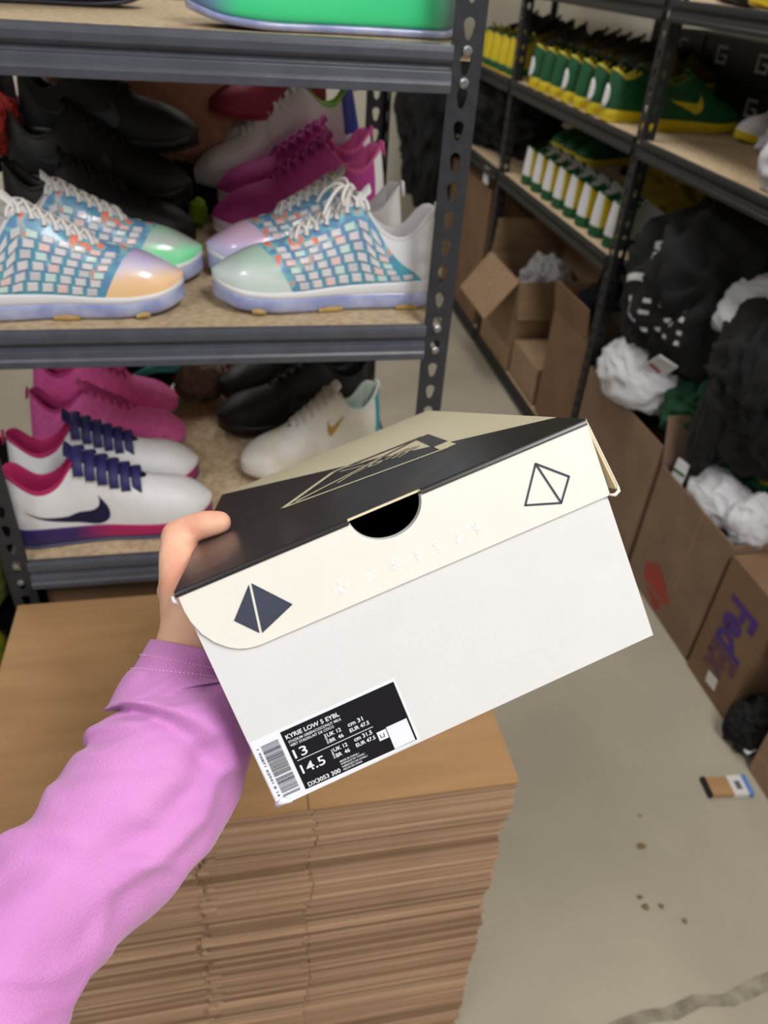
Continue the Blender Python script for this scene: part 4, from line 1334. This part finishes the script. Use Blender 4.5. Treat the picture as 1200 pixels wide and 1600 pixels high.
glyph(.1463, .0307, [circ(.3 * mm, 2 * mm, r * mm, 10) for r in (.4, .8, 1.2, 1.5)] + [[(.2 * mm, .6 * mm), (0, -3.4 * mm), (1.2 * mm, -3.8 * mm)], [(-1.8 * mm, -2 * mm), (1.8 * mm, -2 * mm)]])
glyph(.1576, .0308, [[(0, 0), (3.6 * mm * math.cos(a), 3.6 * mm * math.sin(a))] for a in (-2.9, -2.2, -1.4, -.7, .0, 1.6, .5)])

# big pyramid emblem printed across the two halves of the lid


def top_strokes(pts, hw, m_on_cream, m_on_black):
    for a, b in zip(pts[:-1], pts[1:]):
        N_ = 12
        run = {}
        for k in range(N_):
            p = [a[i] + (b[i] - a[i]) * k / N_ for i in (0, 1)]
            r = [a[i] + (b[i] - a[i]) * (k + 1) / N_ for i in (0, 1)]
            mid_ = [(p[i] + r[i]) / 2 for i in (0, 1)]
            vbd = BL + (vb - BL) * mid_[0] / BW
            key = 'c' if mid_[1] > vbd else 'k'
            d = Vector((r[0] - p[0], r[1] - p[1])).normalized()
            n_ = Vector((-d.y, d.x)) * hw
            run.setdefault(key, MB()).add([tp(p[0] + n_.x, p[1] + n_.y, .0017), tp(r[0] + n_.x, r[1] + n_.y, .0017), tp(r[0] - n_.x, r[1] - n_.y, .0017), tp(p[0] - n_.x, p[1] - n_.y, .0017)], [(0, 1, 2, 3)])
        for key, mb in run.items():
            mb.build('lid_emblem', m_on_cream if key == 'c' else m_on_black, lid)


A, Bq, Cq, Dq = (.0629, .1241), (.108, .200), (.184, .1927), (.1788, .0906)
top_strokes([A, Bq], .0028, M['bx_black'], M['bx_top'])
top_strokes([Bq, Cq], .0030, M['bx_black'], M['bx_top'])
top_strokes([Cq, Dq], .0055, M['bx_black'], M['bx_top'])
top_strokes([Dq, A], .0022, M['bx_black'], M['bx_top'])
top_strokes([(.072, .128), (.128, .160), (.178, .190)], .0020, M['emb_red'], M['bx_top'])
top_strokes([(.112, .186), (.130, .166)], .0012, M['bx_black'], M['bx_top'])
top_strokes([(.120, .194), (.146, .172)], .0012, M['bx_black'], M['bx_top'])
# lettering inside the emblem
for pts in ([(.100, .142), (.112, .152), (.124, .158)], [(.104, .134), (.116, .146), (.128, .152)], [(.130, .150), (.136, .160), (.142, .152), (.136, .146), (.130, .150)],
            [(.144, .150), (.154, .158), (.166, .162)], [(.148, .142), (.158, .152), (.170, .156)], [(.152, .136), (.164, .146), (.172, .150)]):
    top_strokes(pts, .0011, M['emb_red'], M['bx_top'])

# size label
lab = MB().add([(u, -.0005, bz(w_)) for u, w_ in ((.002, .0898), (.0866, .0898), (.0870, .1296), (.008, .1308), (.0022, .127))], [(0, 1, 2, 3, 4)]).build('size_label', M['bx_lab'], body)
front([(.0190, .0916), (.0853, .0916), (.0853, .1284), (.0190, .1278)], 'black_field', M['bx_labk'], -.0007, lab)
front([(.0719, .1141), (.0842, .1141), (.0842, .1280), (.0719, .1280)], 'blank_code_square', M['bx_lab'], -.0009, lab)
front([(.0660, .1147), (.0714, .1147), (.0714, .1201), (.0660, .1201)], 'small_white_square', M['bx_lab'], -.0009, lab)
stroke([(.0675, .1165), (.0675, .1185), (.0695, .1185), (.0695, .1165)], .0002, 'recycling_mark', M['bx_ink'], -.0011, lab)
stroke([(.0213, .1105), (.0655, .1105)], .00018, 'ruled_line', M['bx_lab'], -.0009, lab)
# barcode: bars run across, stacked down the left margin
random.seed(5)
bars = MB()
w_ = .0945
while w_ < .1265:
    bw = random.choice((.00022, .00022, .0004, .0006))
    if not (.1135 < w_ < .1142) and not (.1240 < w_ < .1246):
        bars.add([(.0068, -.0009, bz(w_)), (.0165, -.0009, bz(w_)), (.0165, -.0009, bz(w_ + bw)), (.0068, -.0009, bz(w_ + bw))], [(0, 1, 2, 3)])
    w_ += bw + random.choice((.00024, .00024, .0004))
bars.build('barcode', M['bx_ink'], lab)


def lt(s, u, w2, width, height, m='bx_lab', bold=.012, rot=False):
    o = text_obj('label_text', s, M[m], lab, width, height, bold)
    if rot:   # reading downwards
        o.matrix_local = Matrix(((0, 1, 0, u), (0, 0, -1, -.0010), (-1, 0, 0, bz(w2)), (0, 0, 0, 1)))
    else:
        o.matrix_local = Matrix(((1, 0, 0, u), (0, 0, -1, -.0010), (0, 1, 0, bz(w2)), (0, 0, 0, 1)))


lt('KYRIE LOW 5 EYBL', .0207, .0968, .0308, .0026, bold=.02)
lt('STADIUM GREEN/COCONUT MILK', .0210, .0994, .0306, .0015)
lt('VERT STADE/LAIT DE COCO', .0210, .1016, .0254, .0015)
lt('13', .0208, .1090, .0076, .0054, bold=.01)
lt('14.5', .0212, .1188, .0136, .0054, bold=.01)
lt('UK 12', .0412, .1052, .0080, .0023, bold=.02)
lt('BR  46', .0412, .1088, .0080, .0023, bold=.02)
lt('cm 31', .0534, .1048, .0088, .0025, bold=.02)
lt('EUR 47.5', .0532, .1083, .0114, .0023, bold=.02)
lt('UK 12', .0412, .1146, .0080, .0023, bold=.02)
lt('BR  46', .0412, .1182, .0080, .0023, bold=.02)
lt('cm 31.5', .0534, .1142, .0106, .0025, bold=.02)
lt('EUR 47.5', .0532, .1177, .0114, .0023, bold=.02)
lt('DX3053 300', .0212, .1270, .0190, .0026, bold=.02)
for k, s in enumerate(('MADE IN CHINA /', 'FABRIQUE EN CHINE /', 'FABRICADO NA CHINA /', 'HECHO EN CHINA')):
    lt(s, .0418, .1218 + k * .0017, (.0112, .0142, .0150, .0112)[k], .00115)
for k, w3 in enumerate((.1030, .1124)):
    lt('MENS' if k == 0 else 'WMNS', .0396, w3, .0058, .0011, rot=True)
lt('1 95871 62941 8 14', .0042, .0950, .0300, .0012, 'bx_ink', rot=True)

# ------------------------------------------------------------------ the person: left hand and forearm, with a sleeve
M['skin'] = mat('skin', (224, 160, 136), .55, rgb2=(240, 194, 166), vscale=28, bump=.12, bscale=260)
M['skin'].node_tree.nodes['Principled BSDF'].inputs['Subsurface Weight'].default_value = .15
M['skin'].node_tree.nodes['Principled BSDF'].inputs['Subsurface Radius'].default_value = (.012, .005, .003)


def BP(u, v, w2):
    return BX @ Vector((u, v, BH - w2))


def capsule(bm, p, q_, r0, r1):
    p, q_ = Vector(p), Vector(q_)
    d = q_ - p
    L = max(d.length, 1e-5)
    z = d.normalized()
    x = z.orthogonal().normalized()
    y = z.cross(x)
    ns, nr = 20, 5
    rings = []
    for k in range(nr + 1):
        a = -PI / 2 + (PI / 2) * k / nr
        rings.append((p + z * (r0 * math.sin(a)), r0 * math.cos(a)))
    for k in range(nr + 1):
        a = (PI / 2) * k / nr
        rings.append((q_ + z * (r1 * math.sin(a)), r1 * math.cos(a)))
    vs = []
    for c_, r in rings:
        vs.append([bm.verts.new(c_ + (x * math.cos(2 * PI * i / ns) + y * math.sin(2 * PI * i / ns)) * max(r, 1e-5)) for i in range(ns)])
    for a, b in zip(vs[:-1], vs[1:]):
        for i in range(ns):
            j = (i + 1) % ns
            bm.faces.new((a[i], a[j], b[j], b[i]))
    bm.faces.new(list(reversed(vs[0])))
    bm.faces.new(vs[-1])


bm = bmesh.new()


def chain(pts):
    for (a, ra), (b, rb) in zip(pts[:-1], pts[1:]):
        capsule(bm, a, b, ra, rb)


# thumb over the lid
chain([(BP(.0230, .1250, -.0088), .0082), (BP(.014, .1265, -.0108), .0098), (BP(.002, .1300, -.0120), .0098), (BP(-.0068, .1315, -.0105), .0112), (BP(-.0115, .1180, .003), .0125), (BP(-.0140, .102, .020), .0148), (BP(-.0175, .088, .040), .0172)])
wr_ = BP(-.0185, .087, .044)
# palm along the side of the box, four fingers down the side and under it
mcp = [(-.0145, .166, .036), (-.0140, .168, .056), (-.0140, .163, .076), (-.0135, .153, .094)]
for i, p in enumerate(mcp):
    capsule(bm, wr_, BP(*p), .0120, .0115)
    capsule(bm, BP(-.020, .112, .02 + i * .012), BP(*p), .012, .0112)
pip = [(-.0115, .196, .066), (-.0115, .200, .084), (-.0115, .192, .100), (-.0110, .176, .110)]
dip = [(-.0105, .203, .092), (-.0105, .206, .110), (-.0105, .197, .124), (-.0100, .180, .130)]
tipp = [(-.0100, .205, .116), (-.0070, .208, .134), (.0050, .198, .1425), (.0080, .181, .1420)]
for a, b, c_, d in zip(mcp, pip, dip, tipp):
    chain([(BP(*a), .0108), (BP(*b), .0096), (BP(*c_), .0085), (BP(*d), .0074)])
ARM = [(-.0383, .3436, 1.1982), (-.0437, .3285, 1.1854), (-.0432, .3133, 1.1740), (-.0489, .2939, 1.1640), (-.0623, .2707, 1.1543), (-.0795, .2512, 1.1480), (-.0978, .2339, 1.1449), (-.1155, .2107, 1.1432), (-.1319, .1835, 1.1353), (-.1400, .1400, 1.1280), (-.165, .06, 1.115), (-.19, -.02, 1.10)]
fore = [(BP(-.0175, .088, .040), .0172), (Vector(ARM[1]), .020), (Vector(ARM[3]), .022), (Vector(ARM[5]), .025), (Vector(ARM[7]), .026), (Vector(ARM[9]), .027), (Vector(ARM[11]), .030)]
chain(fore)
me = bpy.data.meshes.new('person')
bm.to_mesh(me)
bm.free()
tmp = link('person', me)
md = tmp.modifiers.new('remesh', 'REMESH')
md.mode = 'VOXEL'
md.voxel_size = .0016
md = tmp.modifiers.new('smooth', 'SMOOTH')
md.factor = .5
md.iterations = 24
dg = bpy.context.evaluated_depsgraph_get()
bpy.context.view_layer.update()
me2 = bpy.data.meshes.new_from_object(tmp.evaluated_get(bpy.context.evaluated_depsgraph_get()))
bpy.data.objects.remove(tmp)
me2.polygons.foreach_set('use_smooth', [True] * len(me2.polygons))
me2.materials.clear()
person = link('person', me2, M['skin'])
tag(person, 'person in a pink sweatshirt, left arm reaching in, hand gripping the shoe box', 'person')
# thumb nail on the far side of the tip
M['nail'] = mat('nail', (236, 186, 168), .3)

# sleeve: rings along the arm with hand-placed folds
M['pink_cloth'] = mat('pink_cotton', (196, 126, 193), .85, rgb2=(211, 142, 206), vscale=14, stretch=(1, 1, 1), bump=.25, bscale=700, sheen=.2, lo=.3, hi=.7)
M['thread'] = mat('pink_thread', (244, 186, 238), .8)
cen = catmull(ARM, 7)
rad_pts = pch([(0, .0215), (.05, .0245), (.1, .031), (.17, .038), (.26, .0425), (.36, .0440), (.46, .0425), (.58, .0395), (.7, .0375), (.8, .038), (1, .050)])


def sleeve_ring(i, n_=72, grow=0.0, cuff=False):
    f_ = i / (len(cen) - 1)
    p = cen[i]
    t_ = (cen[min(i + 1, len(cen) - 1)] - cen[max(i - 1, 0)]).normalized()
    toc = (Vector((0, 0, 1.55)) - p).normalized()
    a = (Vector((1, 0, .25))).normalized()
    a = (a - t_ * a.dot(t_)).normalized()          # towards the box
    b = t_.cross(a).normalized()
    if b.dot(toc) < 0:
        b = -b                                      # towards the wearer's eyes
    r = rad_pts(f_) + grow
    out = []
    for k in range(n_):
        th_ = 2 * PI * k / n_
        ca, sa = math.cos(th_), math.sin(th_)
        d = a * ca + b * sa
        s3 = p * 14 + d * .55
        fold_ = 0.0
        if not cuff:
            tn = th_ if th_ < 1.5 * PI else th_ - 2 * PI      # -pi/2 .. 3pi/2, pi/2 faces up to the eyes
            # the bunched roll behind the cuff, running diagonally across the forearm
            win = math.exp(-((tn - .55 * PI) / (.50 * PI)) ** 4)
            x_ = f_ - (.150 + .150 * (.95 * PI - tn) / PI)
            if x_ < 0:
                fold_ += win * .0062 * math.exp(-(x_ / .075) ** 2)
            else:
                fold_ += win * (.0062 * math.exp(-(x_ / .010) ** 2) - .0034 * math.exp(-((x_ - .024) / .020) ** 2))
            # a long crease down the box side of the sleeve
            lw = math.exp(-((f_ - .42) / .16) ** 4)
            y_ = tn - (.10 * PI + .25 * (f_ - .30))
            fold_ += lw * (.0034 * math.exp(-(y_ / .16) ** 2) - .0034 * math.exp(-((y_ - .34) / .20) ** 2))
            # dents on the far side and towards the elbow
            for f0, tc_, sl_, wd_, am in ((.33, .92, .05, .022, .0036), (.47, .85, -.04, .026, .0030), (.60, .75, .05, .030, .0034), (.72, .8, .06, .030, .0030)):
                x2 = f_ - f0 - sl_ * (tn - tc_ * PI)
                wn = math.exp(-((tn - tc_ * PI) / (.30 * PI)) ** 2)
                fold_ += wn * (am * math.exp(-(x2 / wd_) ** 2) - am * .9 * math.exp(-((x2 - wd_ * 1.7) / wd_) ** 2))
            fold_ += .0040 * mnoise.noise(Vector((p.x * 18, p.y * 18, p.z * 18)) + d * 1.0)
            rg = 1 - abs(mnoise.noise(Vector((f_ * 10 + ca * 1.3, sa * 1.3 - f_ * 4, f_ * 3)))) * 3.2
            fold_ += .0022 * max(0, rg)
        else:
            fold_ += .0012 * mnoise.noise(p * 30 + d * 1.4)
        out.append(p + d * (r + fold_ * (1 if cuff else 1.35)))
    return out


n_ = 72
rows = []
NCUF = 6
for i in range(NCUF, len(cen)):
    rows.append(sleeve_ring(i))
# the sleeve turns in where it meets the cuff
first = [cen[NCUF] + (q_ - cen[NCUF]) * .82 for q_ in rows[0]]
first2 = [cen[NCUF - 1] + (q_ - cen[NCUF - 1]) * .80 for q_ in sleeve_ring(NCUF - 1)]
rows = [first, rows[0]] + rows[1:]
mb = MB()
mb.grid([r + [r[0]] for r in rows])
sl = mb.build('sleeve', M['pink_cloth'], person, smooth=True, merge=1e-6, sub=1)
rows = [[cen[0] + (q_ - cen[0]) * .86 for q_ in sleeve_ring(1, cuff=True)]]
rows += [sleeve_ring(i, cuff=True) for i in range(0, NCUF + 5)]
rows[0] = [q_ + (cen[2] - cen[0]) * .3 for q_ in rows[0]]
mb = MB()
mb.grid([r + [r[0]] for r in rows])
cuf = mb.build('cuff', M['pink_cloth'], sl, smooth=True, merge=1e-6, sub=1)
for i in (4, 6):
    mb = MB()
    r = sleeve_ring(i, 150, grow=.0008, cuff=True)
    for k in range(0, 150, 2):
        a, b = r[k], r[(k + 1) % 150]
        mb.tube([a, (a + b) / 2 + (a - cen[i]).normalized() * .0002, b], .00034, 5)
    mb.build('cuff_stitching', M['thread'], sl)
